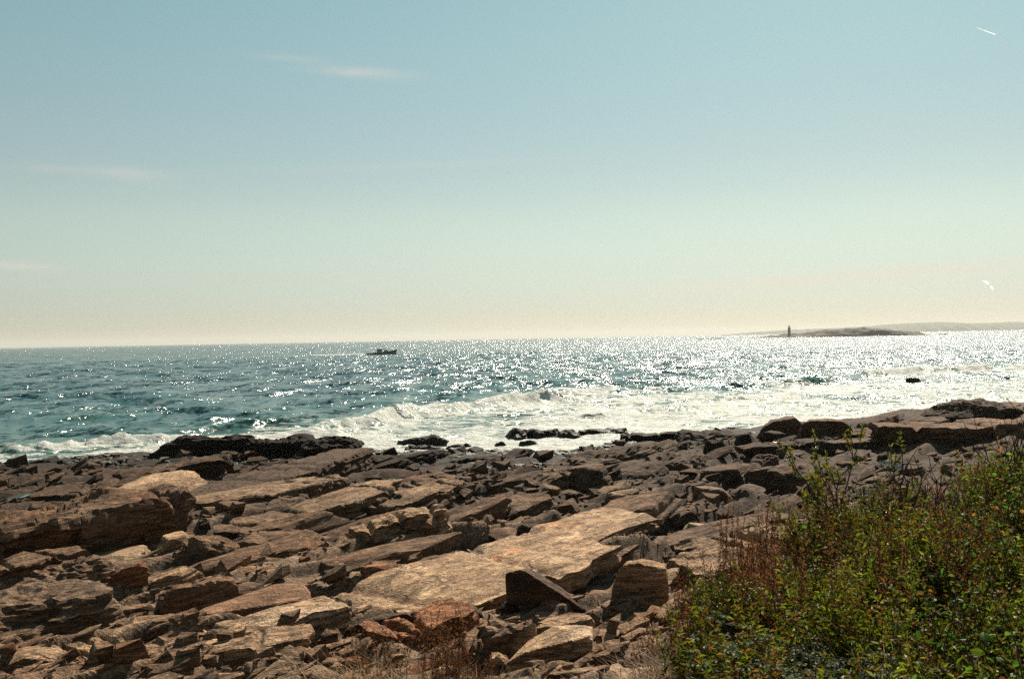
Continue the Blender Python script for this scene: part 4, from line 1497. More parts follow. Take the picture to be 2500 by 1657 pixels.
me = land_mesh('near_island', [(xat(1822, D1), 0.0), (xat(1870, D1), 2.6), (xat(1930, D1), 5.0), (xat(1975, D1), 8.0), (xat(2015, D1), 14.5), (xat(2060, D1), 15.5), (xat(2110, D1), 16.5), (xat(2150, D1), 13.5), (xat(2200, D1), 10.0), (xat(2235, D1), 6.0), (xat(2256, D1), 0.0)], 45, D1, 70, 260, 18, 2.6)
tag(link('near_island', me, M_ISL), 'low rocky island with scrub on top, right of the lighthouse', 'island')
for (lab, p0, p1, h) in [('line of low skerries left of the lighthouse island', 1690, 1775, 1.3), ('small skerry off the right tip of the lighthouse island', 2278, 2304, 2.2)]:
    a, b = xat(p0, D1), xat(p1, D1)
    me = land_mesh('skerry', [(a, 0), (a + 0.2 * (b - a), h), (a + 0.45 * (b - a), h * 0.4), (a + 0.7 * (b - a), h), (b, 0)], 6, D1 - 20, int(p0), 40, 8, 0.5)
    tag(link('skerry', me, M_ISL), lab, 'skerry', 'skerries by the island')
me = land_mesh('far_shore', [(xat(1780, D2), 0), (xat(1850, D2), 23), (xat(1900, D2), 39), (xat(1960, D2), 49), (xat(2060, D2), 58), (xat(2150, D2), 71), (xat(2220, D2), 94), (xat(2300, D2), 107), (xat(2360, D2), 102), (xat(2410, D2), 81), (xat(2450, D2), 87), (xat(2520, D2), 94), (xat(2700, D2), 65), (xat(2900, D2), 0)], 650, D2 + 400, 90, 300, 12, 5.0)
tag(link('far_shore', me, M_FAR), 'hazy wooded headland on the horizon at right', 'headland')

# lighthouse: tapered granite tower, gallery, lantern
M_GRAN = simple('granite_tower', (0.17, 0.16, 0.15), 0.85, 0.3, 0.35, 0.5)
M_IRON = simple('dark_iron', (0.03, 0.03, 0.032), 0.5)
N = NT('lantern_glass')
M_LANT = N.end(N.bsdf((0.35, 0.38, 0.36), 0.1, 0.6))
lx = xat(1925, D1)
lh = bpy.data.objects.new('lighthouse', None)
COL.objects.link(lh)
lh.location = (lx, D1 - 6, 4.0)
tag(lh, 'dark stone lighthouse tower on the left end of the island', 'lighthouse')
m = MB()
m.lathe([(0.01, -2.0), (3.5, -2.0), (3.4, 0), (3.0, 5), (2.75, 10), (2.6, 14.5), (2.9, 14.6), (2.9, 15.1), (0.01, 15.1)], 20)
tw = m.build('tower', M_GRAN, lh)
for z_, r_ in ((4.0, 3.10), (8.5, 2.86), (12.5, 2.70)):
    m = MB()
    m.box((0, -r_, z_), (0.7, 0.3, 1.3))
    m.build('window', M_IRON, tw)
m = MB()
m.box((0, -3.36, 1.2), (1.0, 0.3, 2.2))
m.build('door', M_IRON, tw)
m = MB()
m.lathe([(2.0, 15.1), (3.1, 15.12), (3.1, 15.35), (2.0, 15.36)], 20)
ga = m.build('gallery', M_IRON, lh)
m = MB()
for i in range(14):
    a = i / 14 * 6.283
    m.tube([(3.0 * math.cos(a), 3.0 * math.sin(a), 15.3), (3.0 * math.cos(a), 3.0 * math.sin(a), 16.4)], 0.07, 4)
aa = np.linspace(0, 2 * math.pi, 21)
m.tube(np.c_[3.0 * np.cos(aa), 3.0 * np.sin(aa), np.full(21, 16.4)], 0.07, 4, False)
m.build('railing', M_IRON, ga)
m = MB()
m.lathe([(1.5, 15.3), (1.5, 18.2)], 10)
m.build('lantern_glass', M_LANT, lh)
m = MB()
m.lathe([(1.9, 18.2), (1.6, 18.9), (0.7, 19.9), (0.15, 20.2), (0.15, 21.2), (0.01, 21.3)], 10)
m.build('lantern_roof', M_IRON, lh)

# ------------------------------------------------------------------ fishing boat
M_HULL = simple('boat_hull_paint', (0.045, 0.042, 0.05), 0.4, 0.5, 0.2, 1.0)
M_CABIN = simple('boat_cabin_paint', (0.20, 0.20, 0.24), 0.45, 0.5, 0.15, 1.0)
M_DARK = simple('boat_glass', (0.02, 0.022, 0.026), 0.1, 0.6)
M_RED = simple('red_gear', (0.42, 0.07, 0.05), 0.6, 0.3, 0.3, 2.0)
M_BOOT = simple('boat_rubber', (0.03, 0.028, 0.025), 0.7)
bx0, by0 = on_level(930, 865.5, 0.0)
boat = bpy.data.objects.new('fishing_boat', None)
COL.objects.link(boat)
boat.location = (bx0, by0, 0.0)
boat.rotation_euler = (0, R(-1.5), R(6))
BL = 17.0
m = MB()
st = np.linspace(-BL / 2, BL / 2, 17)
rings = []
for s in st:
    q = (s + BL / 2) / BL
    half = 2.3 * (1 - max(0, (q - 0.45) / 0.55) ** 2.2) * (0.86 + 0.14 * min(1, q * 4))
    sheer = 0.95 + 1.75 * max(0, (q - 0.25) / 0.75) ** 1.9
    half = max(half, 0.05)
    rake = 0.9 * q ** 4
    rings.append([(s, -half * 0.2, -0.6), (s + rake * .3, -half * 0.8, -0.1), (s + rake * .6, -half * 0.95, sheer * 0.5), (s + rake, -half, sheer), (s + rake, -half + 0.12, sheer), (s + rake, -half * 0.9 if half > .3 else -0.01, sheer - 0.45),
                  (s + rake, half * 0.9 if half > .3 else 0.01, sheer - 0.45), (s + rake, half - 0.12, sheer), (s + rake, half, sheer), (s + rake * .6, half * 0.95, sheer * 0.5), (s + rake * .3, half * 0.8, -0.1), (s, half * 0.2, -0.6)])
rg = np.array(rings)
nrk = rg.shape[1]
ii = np.arange(len(st) * nrk).reshape(len(st), nrk)
a_, b_ = ii[:-1], ii[1:]
a2, b2 = np.roll(a_, -1, 1), np.roll(b_, -1, 1)
m.add(rg.reshape(-1, 3), np.concatenate([np.stack([a_, b_, b2], -1).reshape(-1, 3), np.stack([a_, b2, a2], -1).reshape(-1, 3), [(ii[0][0], ii[0][k], ii[0][k + 1]) for k in range(1, nrk - 1)]]))
m.build('hull', M_HULL, boat)
m = MB()
m.box((-0.8, 0, 1.9), (3.0, 2.6, 2.5), taper=0.9)
wh = m.build('wheelhouse', M_CABIN, boat)
m = MB()
m.box((-0.7, 0, 3.22), (3.5, 2.8, 0.16))
m.build('cabin_roof', M_CABIN, wh)
for xw in (-1.6, -0.6, 0.3):
    m = MB()
    m.box((xw, -1.22, 2.5), (0.62, 0.16, 0.7))
    m.build('window', M_DARK, wh)
m = MB()
m.box((2.7, 0, 1.75), (3.4, 2.2, 1.5), taper=0.75)
m.build('trunk_cabin', M_CABIN, boat)
m = MB()
m.tube([(-0.4, 0, 3.2), (-0.4, 0, 6.2)], 0.10, 6)
ms = m.build('mast', M_BOOT, boat)
m = MB()
m.box((-0.4, 0, 6.2), (0.7, 0.25, 0.4))
m.build('radar', M_BOOT, ms)
m = MB()
m.tube([(2.2, 0, 2.4), (2.4, 0, 3.6)], 0.06, 5)
m.tube([(1.6, 0, 3.2), (2.4, 0, 3.6), (3.4, 0, 2.6)], 0.05, 5)
m.build('boom', M_BOOT, boat)
for (xg, zg, sg, mt) in ((-3.0, 1.15, 0.9, M_RED), (-4.0, 1.1, 0.75, M_RED), (-5.1, 1.0, 0.6, M_BOOT), (-6.3, 1.0, 0.6, M_BOOT), (-7.3, 1.0, 0.5, M_BOOT)):
    m = MB()
    m.box((xg, -0.9, zg), (sg, 1.4, sg), 0.2, 0.85)
    m.build('gear_crate', mt, boat)
tag(boat, 'dark fishing boat heading right with red gear on its low stern', 'boat')
m = MB()
wkx = np.linspace(-BL / 2 - 1, -BL / 2 - 30, 24)
w_ = 1.2 + 0.05 * np.abs(wkx + BL / 2) + 0.5 * n2(wkx / 3, wkx * 0, 4)
v = np.concatenate([np.c_[wkx, -w_, np.full(24, 0.42)], np.c_[wkx, w_, np.full(24, 0.42)], np.c_[wkx, w_ * 0, np.full(24, 0.62)]])
tr = []
for i in range(23):
    tr += [(i, i + 1, 49 + i), (i, 49 + i, 48 + i), (48 + i, 49 + i, 25 + i), (48 + i, 25 + i, 24 + i)]
m.add(v, tr)
N = NT('wake_foam')
M_WAKE = N.end(N.bsdf((0.8, 0.8, 0.76), 0.7, 0.3))
wk = m.build('wake', M_WAKE, None, True, (bx0, by0, 0), (0, 0, R(6)))
tag(wk, 'thin white wake trailing left of the fishing boat', kind='stuff')

# ------------------------------------------------------------------ gull and contrail
M_GULL = leaf_material('gull_feathers', [(0.0, (0.85, 0.85, 0.83)), (1.0, (0.9, 0.9, 0.88))], 0.7, 0.92, 0.2, (1.1, 1.1, 1.1), False)
gp = at_dist(2412, 696, 150.0)
gull = bpy.data.objects.new('gull', None)
COL.objects.link(gull)
gull.location = gp
gull.scale = (1.3, 1.3, 1.3)
gull.rotation_euler = (R(68), R(-38), R(12))
m = MB()
m.tube([(-0.30, 0, 0.0), (-0.22, 0, 0.0), (-0.08, 0, -0.01), (0.08, 0, 0), (0.2, 0, 0.02), (0.27, 0, 0.04), (0.33, 0, 0.035)], [0.015, 0.05, 0.085, 0.08, 0.05, 0.05, 0.012], 8)
m.build('body', M_GULL, gull, True)
for sgn in (-1, 1):
    m = MB()
    pts = [(0.10, 0.05, 0.03, 0.18), (0.13, 0.30, 0.16, 0.20), (0.07, 0.52, 0.18, 0.15), (-0.12, 0.80, 0.08, 0.02)]
    v, f = [], []
    for (x, y, z, w) in pts:
        v += [(x + w * .5, sgn * y, z), (x - w * .9, sgn * y, z - 0.01), (x, sgn * y, z + 0.02)]
    for i in range(3):
        b0, b1 = 3 * i, 3 * i + 3
        for (p, q) in ((0, 2), (2, 1)):
            f += [(b0 + p, b1 + p, b1 + q), (b0 + p, b1 + q, b0 + q)]
    m.add(v, f)
    m.build('wing', M_GULL, gull)
m = MB()
m.leaves(np.array([(-0.25, 0, 0), (-0.25, 0, 0.0)]), np.array([(-1, 0.25, 0.02), (-1, -0.25, 0.02)]), np.array([(0, 0, 1.0)] * 2), 0.2, 0.12, 0.05)
m.build('tail', M_GULL, gull)
tag(gull, 'white gull flying high above the island at right', 'gull')

N = NT('contrail_vapour')
tr = N.n('ShaderNodeBsdfTranslucent')
tr.inputs['Color'].default_value = (0.97, 0.97, 0.97, 1)
M_CON = N.end(tr.outputs[0])
ca, cb = at_dist(2384, 68, 24000.0), at_dist(2431, 85, 24000.0)
t_ = np.linspace(0, 1, 14)[:, None]
m = MB()
m.tube(ca * (1 - t_) + cb * t_, np.linspace(3.0, 15.0, 14) * (0.85 + 0.3 * np.random.default_rng(3).random(14)), 8)
tag(m.build('contrail', M_CON, None, True), 'short white contrail streak at the top right of the sky', 'contrail')

# ------------------------------------------------------------------ plants of the bank
pr = np.random.default_rng(99)
G = 'plants of the grown-over bank'
M_STEM_G = simple('green_stem', (0.075, 0.085, 0.03), 0.7, 0.2)
M_STEM_B = simple('brown_stem', (0.085, 0.05, 0.03), 0.8, 0.2)
M_STRAW = leaf_material('straw', [(0.0, (0.10, 0.06, 0.03)), (0.5, (0.26, 0.17, 0.09)), (1.0, (0.36, 0.26, 0.15))], 0.7, 0.3, 0.2, (1.2, 1.0, 0.7))
M_ASTER = leaf_material('aster_leaves', [(0.0, (0.032, 0.042, 0.007)), (0.35, (0.085, 0.105, 0.012)), (0.62, (0.15, 0.155, 0.019)), (0.74, (0.14, 0.075, 0.020)), (0.9, (0.10, 0.045, 0.016)), (1.0, (0.05, 0.062, 0.010))], 0.55, 0.42, 0.2)
M_DRYLEAF = leaf_material('dead_leaves', [(0.0, (0.08, 0.032, 0.014)), (0.5, (0.19, 0.078, 0.028)), (1.0, (0.25, 0.13, 0.05))], 0.7, 0.35, 0.2, (1.2, 0.95, 0.6))
M_ROSE = leaf_material('rose_leaves', [(0.0, (0.022, 0.045, 0.014)), (0.6, (0.045, 0.075, 0.022)), (0.9, (0.075, 0.10, 0.03)), (1.0, (0.16, 0.10, 0.03))], 0.62, 0.3, 0.18)
M_BROAD = leaf_material('broad_leaves', [(0.0, (0.030, 0.085, 0.018)), (0.55, (0.06, 0.13, 0.02)), (0.75, (0.12, 0.13, 0.02)), (0.88, (0.22, 0.10, 0.03)), (0.95, (0.26, 0.05, 0.03)), (1.0, (0.09, 0.11, 0.04))], 0.6, 0.45, 0.2)
M_BAY = leaf_material('bayberry_leaves', [(0.0, (0.05, 0.06, 0.018)), (0.6, (0.10, 0.10, 0.02)), (0.85, (0.19, 0.15, 0.03)), (1.0, (0.22, 0.10, 0.03))], 0.4, 0.42, 0.5)
M_GRASS = leaf_material('grass_blades', [(0.0, (0.06, 0.09, 0.02)), (0.5, (0.11, 0.13, 0.03)), (0.8, (0.24, 0.19, 0.08)), (1.0, (0.30, 0.22, 0.11))], 0.5, 0.4, 0.3)
M_PETAL = leaf_material('pale_petals', [(0.0, (0.34, 0.22, 0.20)), (1.0, (0.42, 0.30, 0.26))], 0.6, 0.4, 0.2, (1.1, 1.0, 1.0))
M_SEED = leaf_material('seed_heads', [(0.0, (0.10, 0.05, 0.025)), (0.6, (0.22, 0.11, 0.045)), (1.0, (0.30, 0.17, 0.08))], 0.8, 0.25, 0.1, (1.2, 0.9, 0.6))


def rnd_unit(n):
    v = pr.normal(0, 1, (n, 3))
    return v / np.linalg.norm(v, axis=1)[:, None]


def stalk(h, lean, bend, k=6):
    a = pr.random() * 6.28
    t = np.linspace(0, 1, k)
    off = lean * t + bend * t ** 2
    p = np.c_[np.cos(a) * off, np.sin(a) * off, h * t]
    p[1:] += pr.normal(0, 0.012, (k - 1, 3))
    return p


def along(P, t):
    k = len(P) - 1
    x = np.clip(t * k, 0, k - 1e-6)
    i = x.astype(int)
    f = (x - i)[:, None]
    return P[i] * (1 - f) + P[i + 1] * f


def plant_parts(parts):
    """parts: list of (name, MB, material) -> meshes, shared by every copy of the plant."""
    out = []
    for nm, mb_, mt in parts:
        if mb_.n:
            me_ = mb_.mesh(nm)
            me_.materials.append(mt)
            out.append((nm, me_))
    return out


def aster(h, nst, spread, dry=0.0, flowers=1.0):
    S, Lf, Fl, Dr = MB(), MB(), MB(), MB()
    for _ in range(nst):
        b = pr.normal(0, spread * 0.35, 3)
        b[2] = -0.05
        P = stalk(h * pr.uniform(0.65, 1.1), spread * 0.4 * pr.random(), spread * pr.uniform(0, 0.7)) + b
        S.tube(P, np.linspace(0.004, 0.0015, 6), 3, False)
        n = int(pr.integers(52, 84))
        t = pr.uniform(0.25, 1.0, n)
        base = along(P, t)
        # side twigs carry the upper leaves
        base = base + rnd_unit(n) * (0.05 * pr.random((n, 1)) * (t[:, None] > 0.5))
        d = rnd_unit(n)
        d[:, 2] = np.abs(d[:, 2]) * 0.6 + 0.15
        nr_ = rnd_unit(n) + np.array((0, 0, 1.0))
        dead = pr.random(n) < (dry + 0.5 * np.clip(0.5 - t, 0, 1))
        L = pr.uniform(0.036, 0.085, n) * (1.2 - 0.4 * t)
        for tgt, mk in ((Lf, ~dead), (Dr, dead)):
            if mk.any():
                tgt.leaves(base[mk], d[mk], nr_[mk], L[mk], L[mk] * pr.uniform(0.30, 0.45), 0.3, 0.15)
        if pr.random() < 0.28 * flowers:
            for _k in range(int(pr.integers(2, 6))):
                c = P[-1] + pr.normal(0, 0.035, 3)
                a = np.arange(6) / 6 * 6.283
                dd = np.c_[np.cos(a), np.sin(a), np.full(6, 0.35)]
                Fl.leaves(np.repeat(c[None], 6, 0), dd, np.repeat(np.array([[0, 0, 1.0]]), 6, 0), 0.012, 0.007, 0.1)
    return plant_parts([('stems', S, M_STEM_G), ('leaves', Lf, M_ASTER), ('dead_leaves', Dr, M_DRYLEAF), ('flowers', Fl, M_PETAL)])


def dead_stalks(h, nst, spread, heads=1.0):
    S, Hd, Lf = MB(), MB(), MB()
    for _ in range(nst):
        b = pr.normal(0, spread * 0.4, 3)
        b[2] = -0.05
        P = stalk(h * pr.uniform(0.55, 1.1), spread * 0.35 * pr.random(), spread * pr.uniform(0, 0.5), 7) + b
        S.tube(P, np.linspace(0.0045, 0.002, 7), 3, False)
        for _k in range(int(pr.integers(2, 6))):
            t = pr.uniform(0.45, 0.97)
            q = along(P, np.array([t]))[0]
            dv = rnd_unit(1)[0]
            dv[2] = abs(dv[2]) + 0.7
            e_ = q + dv / np.linalg.norm(dv) * pr.uniform(0.05, 0.16)
            S.tube([q, (q + e_) / 2 + pr.normal(0, 0.006, 3), e_], [0.002, 0.0016, 0.001], 3, False)
            if pr.random() < heads:
                n = 16
                dd = rnd_unit(n)
                Hd.leaves(np.repeat(e_[None], n, 0), dd, rnd_unit(n), pr.uniform(0.008, 0.02, n), 0.007, 0.2)
        n = int(pr.integers(34, 60))
        base = along(P, pr.uniform(0.05, 0.95, n))
        d = rnd_unit(n)
        d[:, 2] -= 0.3
        Lf.leaves(base, d, rnd_unit(n), pr.uniform(0.02, 0.05, n), 0.009, 0.4, 0.3)
        n = 14
        Hd.leaves(np.repeat(P[-1][None], n, 0) + pr.normal(0, 0.008, (n, 3)), rnd_unit(n) + np.array((0, 0, 0.5)), rnd_unit(n), pr.uniform(0.01, 0.024, n), 0.008, 0.2)
    return plant_parts([('stems', S, M_STEM_B), ('seed_heads', Hd, M_SEED), ('dead_leaves', Lf, M_DRYLEAF)])


def rose(h, ncane, spread):
    S, Lf = MB(), MB()
    for _ in range(ncane):
        b = pr.normal(0, spread * 0.25, 3)
        b[2] = -0.05
        P = stalk(h * pr.uniform(0.7, 1.15), spread * pr.uniform(0.1, 0.5), spread * pr.uniform(0.2, 0.9), 8) + b
        S.tube(P, np.linspace(0.007, 0.003, 8), 4, False)
        for t in pr.uniform(0.25, 1.0, int(pr.integers(9, 15))):
            q = along(P, np.array([t]))[0]
            a = pr.random() * 6.28
            ax = np.array((math.cos(a), math.sin(a), pr.uniform(-0.1, 0.5)))
            ax /= np.linalg.norm(ax)
            ln = pr.uniform(0.09, 0.15)
            tip = q + ax * ln + np.array((0, 0, -0.25 * ln))
            S.tube([q, (q + tip) / 2 + np.array((0, 0, 0.1 * ln)), tip], 0.0016, 3, False)
            sidev = np.cross(ax, (0, 0, 1.0))
            sidev /= np.linalg.norm(sidev)
            bs, ds_ = [], []
            for kk in (0.35, 0.6, 0.85):
                for sg in (-1, 1):
                    bs.append(q + (tip - q) * kk)
                    ds_.append(ax * 0.45 + sidev * sg)
            bs.append(tip)
            ds_.append(ax)
            nr_ = np.repeat(np.array([(0.0, 0.0, 1.0)]), 7, 0) + pr.normal(0, 0.30, (7, 3))
            L = pr.uniform(0.034, 0.052, 7)
            Lf.bigleaves(np.array(bs), np.array(ds_) + pr.normal(0, 0.12, (7, 3)), nr_, L, L * 0.55, 0.25, 0.25)
    return plant_parts([('canes', S, M_STEM_B), ('leaves', Lf, M_ROSE)])


def bramble(h, nst, spread):
    S, Sm = MB(), MB()
    big = []
    for _ in range(nst):
        b = pr.normal(0, spread * 0.3, 3)
        b[2] = -0.05
        P = stalk(h * pr.uniform(0.6, 1.1), spread * pr.uniform(0.1, 0.5), spread * pr.uniform(0, 0.7), 8) + b
        S.tube(P, np.linspace(0.007, 0.0025, 8), 4, False)
        n = 26
        base = along(P, pr.uniform(0.2, 1, n)) + pr.normal(0, 0.03, (n, 3))
        Sm.leaves(base, rnd_unit(n) + np.array((0, 0, 0.3)), rnd_unit(n) + np.array((0, 0, 0.8)), pr.uniform(0.025, 0.05, n), 0.02, 0.3, 0.2)
        for t in pr.uniform(0.45, 1.0, int(pr.integers(2, 5))):
            q = along(P, np.array([t]))[0]
            d = rnd_unit(1)[0]
            d[2] = d[2] * 0.4 + 0.1
            big.append((q, d))
    parts = plant_parts([('stems', S, M_STEM_B), ('leaves', Sm, M_ASTER)])
    for (q, d) in big:
        m_ = MB()
        L = pr.uniform(0.045, 0.078)
        m_.bigleaves(np.array([q]), np.array([d]), np.array([(0, 0, 1.0)]) + pr.normal(0, 0.45, (1, 3)), L, L * 0.62, 0.2, 0.25)
        parts += plant_parts([('leaf', m_, M_BROAD)])
    return parts


def bayberry(h, nst, leafy=1.0):
    S, Lf = MB(), MB()

    def grow(p, d, ln, rad, depth):
        pts = [p]
        for _k in range(4):
            d = d + pr.normal(0, 0.13, 3) + np.array((0, 0, 0.06))
            d = d / np.linalg.norm(d)
            pts.append(pts[-1] + d * ln / 4)
        S.tube(pts, np.linspace(rad, rad * 0.6, 5), 4, False)
        if depth == 0:
            n = int(26 * leafy)
            if n:
                t = pr.uniform(0.35, 1.05, n)
                base = along(np.array(pts), np.clip(t, 0, 1))
                dd = rnd_unit(n) + np.array(d) * 0.8
                Lf.leaves(base, dd, rnd_unit(n) + np.array((0, 0, 0.6)), pr.uniform(0.03, 0.05, n), 0.014, 0.25, 0.1)
            return
        for _k in range(int(pr.integers(2, 4))):
            t = pr.uniform(0.45, 1.0)
            q = along(np.array(pts), np.array([t]))[0]
            nd = d + rnd_unit(1)[0] * 0.55
            grow(q, nd / np.linalg.norm(nd), ln * pr.uniform(0.45, 0.7), rad * 0.6, depth - 1)
    for _ in range(nst):
        a = pr.random() * 6.28
        d = np.array((math.cos(a) * 0.28, math.sin(a) * 0.28, 1.0))
        grow(np.array((pr.normal(0, 0.05), pr.normal(0, 0.05), -0.08)), d / np.linalg.norm(d), h * pr.uniform(0.5, 0.62), 0.013, 2)
    return plant_parts([('branches', S, M_STEM_B), ('leaves', Lf, M_BAY)])


def blades(n, h, spread, mat, wid=0.004, curl=0.8, name='blades'):
    Lf = MB()
    for _ in range(n):
        b = np.r_[pr.normal(0, spread, 2), -0.04]
        P = stalk(h * pr.uniform(0.5, 1.1), 0.25 * h * pr.random(), curl * h * pr.uniform(0.1, 1.0), 6) + b
        P[:, 2] -= 0.35 * h * np.linspace(0, 1, 6) ** 3 * curl * pr.random()
        s = np.cross(P[-1] - P[0], (0, 0, 1.0))
        s = s / (np.linalg.norm(s) + 1e-6)
        w = wid * np.array([1, 1.1, 1.0, 0.8, 0.5, 0.1])
        V = np.concatenate([P - s * w[:, None], P + s * w[:, None]])
        T = []
        for i in range(5):
            T += [(i, i + 1, 7 + i), (i, 7 + i, 6 + i)]
        Lf.add(V, T)
    return plant_parts([(name, Lf, mat)])


KIND = {
    'aster': [aster(0.78, 26, 0.42), aster(0.9, 24, 0.45, 0.08), aster(0.7, 28, 0.5, 0.0, 1.6), aster(0.95, 22, 0.4, 0.25, 0.5)],
    'dead': [dead_stalks(0.95, 18, 0.34), dead_stalks(0.8, 22, 0.4), dead_stalks(1.15, 14, 0.34)],
    'rose': [rose(0.62, 12, 0.5), rose(0.75, 13, 0.55), rose(0.5, 10, 0.5)],
    'bramble': [bramble(0.95, 10, 0.45), bramble(1.1, 9, 0.5)],
    'bay': [bayberry(1.15, 5), bayberry(1.0, 4, 0.8)],
    'twigs': [bayberry(1.2, 5, 0.0), bayberry(0.9, 4, 0.08)],
    'straw': [blades(420, 0.42, 0.20, M_STRAW, 0.0035, 1.3), blades(360, 0.34, 0.2, M_STRAW, 0.0035, 1.5)],
    'grass': [blades(170, 0.6, 0.14, M_GRASS, 0.0035, 0.7), blades(140, 0.75, 0.12, M_GRASS, 0.003, 0.6)],
}
NAMES = {'aster': ('aster_bush', 'bush'), 'dead': ('dead_flower_stalks', 'dead plant'), 'rose': ('wild_rose_bush', 'bush'), 'bramble': ('bramble_bush', 'bush'),
         'bay': ('bayberry_shrub', 'shrub'), 'twigs': ('bare_twig_shrub', 'shrub'), 'straw': ('dry_grass_tangle', 'dry grass'), 'grass': ('grass_tuft', 'grass tuft')}


def plant(kind, x, y, scale, label, group, yaw=None, tilt=(0, 0), var=None, dz=0.0):
    parts = KIND[kind][int(pr.integers(len(KIND[kind]))) if var is None else var]
    nm, cat = NAMES[kind]
    o = bpy.data.objects.new(nm, None)
    COL.objects.link(o)
    o.location = (x, y, float(terrain(np.array([x]), np.array([y]))[0]) + dz)
    o.rotation_euler = (tilt[0], tilt[1], pr.random() * 6.28 if yaw is None else yaw)
    o.scale = (scale, scale, scale * pr.uniform(0.92, 1.1))
    tag(o, label, cat, group)
    for pn, me_ in parts:
        c_ = bpy.data.objects.new(pn, me_)
        COL.objects.link(c_)
        c_.parent = o
        if pn != 'leaf':
            c_['kind'] = 'stuff'
    return o


LOOK = {'aster': 'green aster bush with tiny pale flowers', 'dead': 'clump of brown dead flower stalks', 'rose': 'glossy dark green wild rose bush', 'bramble': 'bramble with broad green and red leaves', 'grass': 'tuft of thin grass'}


def bank_label(k, u, y, s):
    """Look, size and place of a plant within the bank."""
    size = 'small' if s < 0.9 else 'big' if s > 1.04 else 'middling'
    where = 'at the left flank' if u < 0.20 else 'under the twiggy shrub' if u < 0.28 else 'below the bayberry sprigs' if u < 0.36 else 'below the bare forked shrub' if u < 0.43 else 'by the right edge'
    row = 'at the bottom' if y < 6.4 else 'low' if y < 8.2 else 'halfway up' if y < 10.2 else 'along the top'
    return '%s %s %s %s' % (size, LOOK[k], row, where), '%s plants of the bank' % NAMES[k][0].replace('_', ' ')


cnt = {}
spots = []
tries = 0
while len(spots) < 175 and tries < 6000:
    tries += 1
    y = pr.uniform(4.6, 12.6)
    x = pr.uniform(0.7, 0.57 * y + 0.4)
    if bank(x, y)[0] < 0.42:
        continue
    if any((x - a) ** 2 + (y - b) ** 2 < 0.26 ** 2 for a, b in spots):
        continue
    spots.append((x, y))
for (x, y) in spots:
    u = x / y          # bearing
    r_ = pr.random()
    if u > 0.42:
        k = 'bramble' if r_ < 0.55 else 'aster' if r_ < 0.85 else 'dead'
    elif u < 0.29 and y > 8.5:
        k = 'dead' if r_ < 0.75 else 'aster'
    elif u < 0.30 and y < 9:
        k = 'rose' if r_ < 0.6 else 'aster' if r_ < 0.8 else 'grass'
    elif y < 7:
        k = 'rose' if r_ < 0.5 else 'aster' if r_ < 0.8 else 'grass'
    else:
        k = 'aster' if r_ < 0.58 else 'dead' if r_ < 0.82 else 'bramble' if r_ < 0.91 else 'grass'
    s = pr.uniform(0.8, 1.15) * (0.9 if u > 0.42 else 1.0) * (0.85 if (y > 11.4 and u < 0.33) else 1.0) * (1.0 + 0.08 * float(sstep(0.38, 0.5, u)))
    lab, grp = bank_label(k, u, y, s)
    plant(k, x, y, s, lab, grp)


def at_bank(px, dist):
    return (px - 1250) / F_PX * dist, dist


# plants one can single out
for (px, d, s, lab, v) in [(2035, 11.6, 1.5, 'leafy bayberry sprig standing above the bushes, left of the bare twigs', 0), (2110, 11.2, 1.12, 'shorter bayberry sprig just right of the tall one', 1)]:
    x, y = at_bank(px, d)
    plant('bay', x, y, s, lab, 'bayberry sprigs', var=v)
for (px, d, s, lab, v) in [(2195, 11.0, 1.3, 'bare forked twig shrub standing out against the pale rocks', 0), (2478, 11.5, 1.35, 'tall bare twig shrub at the right edge against the surf', 0),
                           (2440, 12.0, 1.05, 'thin bare shrub just left of the tall right-edge shrub', 1), (1690, 11.8, 0.95, 'small twiggy shrub at the top left of the bushes', 1)]:
    x, y = at_bank(px, d)
    plant('twigs', x, y, s, lab, 'bare twig shrubs', var=v)
for (px, d, s, lab) in [(2400, 9.6, 1.15, 'tallest bramble with large red-tinged leaves at the right edge'), (2300, 9.0, 1.05, 'bramble with large bright green leaves, left of the tallest'), (2460, 8.2, 1.2, 'dark bramble filling the lower right edge')]:
    x, y = at_bank(px, d)
    plant('bramble', x, y, s, lab, 'tall brambles')
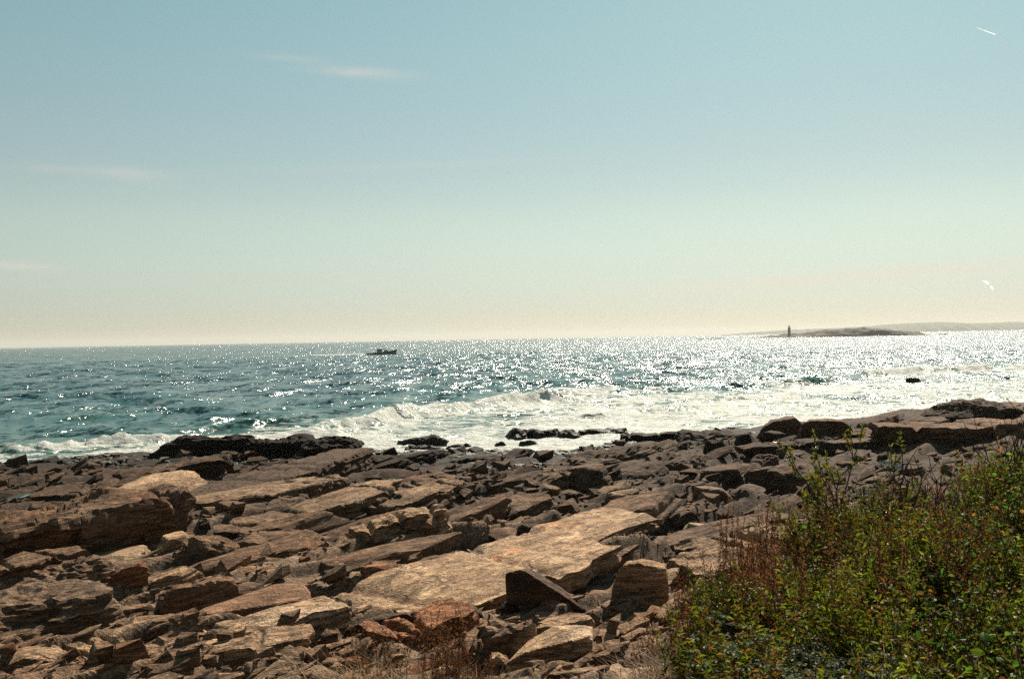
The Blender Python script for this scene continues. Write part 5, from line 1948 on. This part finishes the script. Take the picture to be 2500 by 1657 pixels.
for i, (px, d, s) in enumerate([(1520, 10.2, 1.0), (1560, 9.9, 1.1), (1600, 9.6, 1.0), (1545, 10.6, 0.9), (1590, 10.3, 1.0), (1500, 10.8, 0.75), (1640, 9.9, 1.0), (1565, 9.3, 0.9)]):
    x, y = at_bank(px, d)
    plant('straw', x, y, s, 'tangle of dry brown grass at the left foot of the bank', 'dry grass at the foot of the bank')
for i, (px, d, s, lab) in enumerate([(1585, 12.0, 0.95, 'thin dead umbel stalks leaning over the pale slab at the left of the bank'), (1640, 11.8, 0.9, 'rusty dead stalks at the top left corner of the bank'), (1620, 11.0, 0.8, 'rust brown dead clump at the left edge of the bank')]):
    x, y = at_bank(px, d)
    plant('dead', x, y, s, lab, 'dead stalks at the left of the bank', var=i)
for i, (px, d, s, lab) in enumerate([(905, 10.6, 0.92, 'clump of dead seed heads at the bottom, left of the reddish stalks'), (960, 10.4, 0.7, 'low brown dead stalks between the bottom clumps'), (1045, 10.4, 0.86, 'upright reddish dead stalks at the bottom centre'),
                                     (1095, 10.3, 0.9, 'tallest reddish dead stalks at the bottom centre'), (1140, 10.2, 0.66, 'thin dead stalks right of the tallest reddish ones'), (860, 10.4, 0.62, 'sparse dead stalks at the bottom left of the seed heads'), (1070, 10.6, 0.75, 'dense reddish dead stalks behind the upright ones at bottom centre'), (1120, 10.6, 0.7, 'short reddish dead stalks behind the tallest ones'), (930, 10.8, 0.62, 'rusty dead clump behind the dead seed heads at the bottom')]):
    x, y = at_bank(px, d)
    plant('dead', x, y, s, lab, 'dead stalks at the bottom edge', var=i % 3)
for (px, d) in [(925, 10.1), (1010, 10.0), (1110, 9.9), (1200, 9.8), (840, 10.0)]:
    x, y = at_bank(px, d)
    plant('straw', x, y, 1.0, 'low dry grass under the dead stalks at the bottom edge', 'dry grass at the bottom edge')

# ------------------------------------------------------------------ sea air
HAZE = 0.6e-4
hb = MB()
hb.box((0, 8000, 58.0), (36000, 28000, 132.0))
N = NT('sea_air')
pv = N.n('ShaderNodeVolumePrincipled')
pv.inputs['Color'].default_value = (0.80, 0.82, 0.78, 1)
pv.inputs['Density'].default_value = HAZE
pv.inputs['Anisotropy'].default_value = 0.25
N.t.links.new(pv.outputs[0], N.out.inputs['Volume'])
tag(hb.build('haze', N.m), 'thin pale sea haze over the whole bay', kind='stuff')
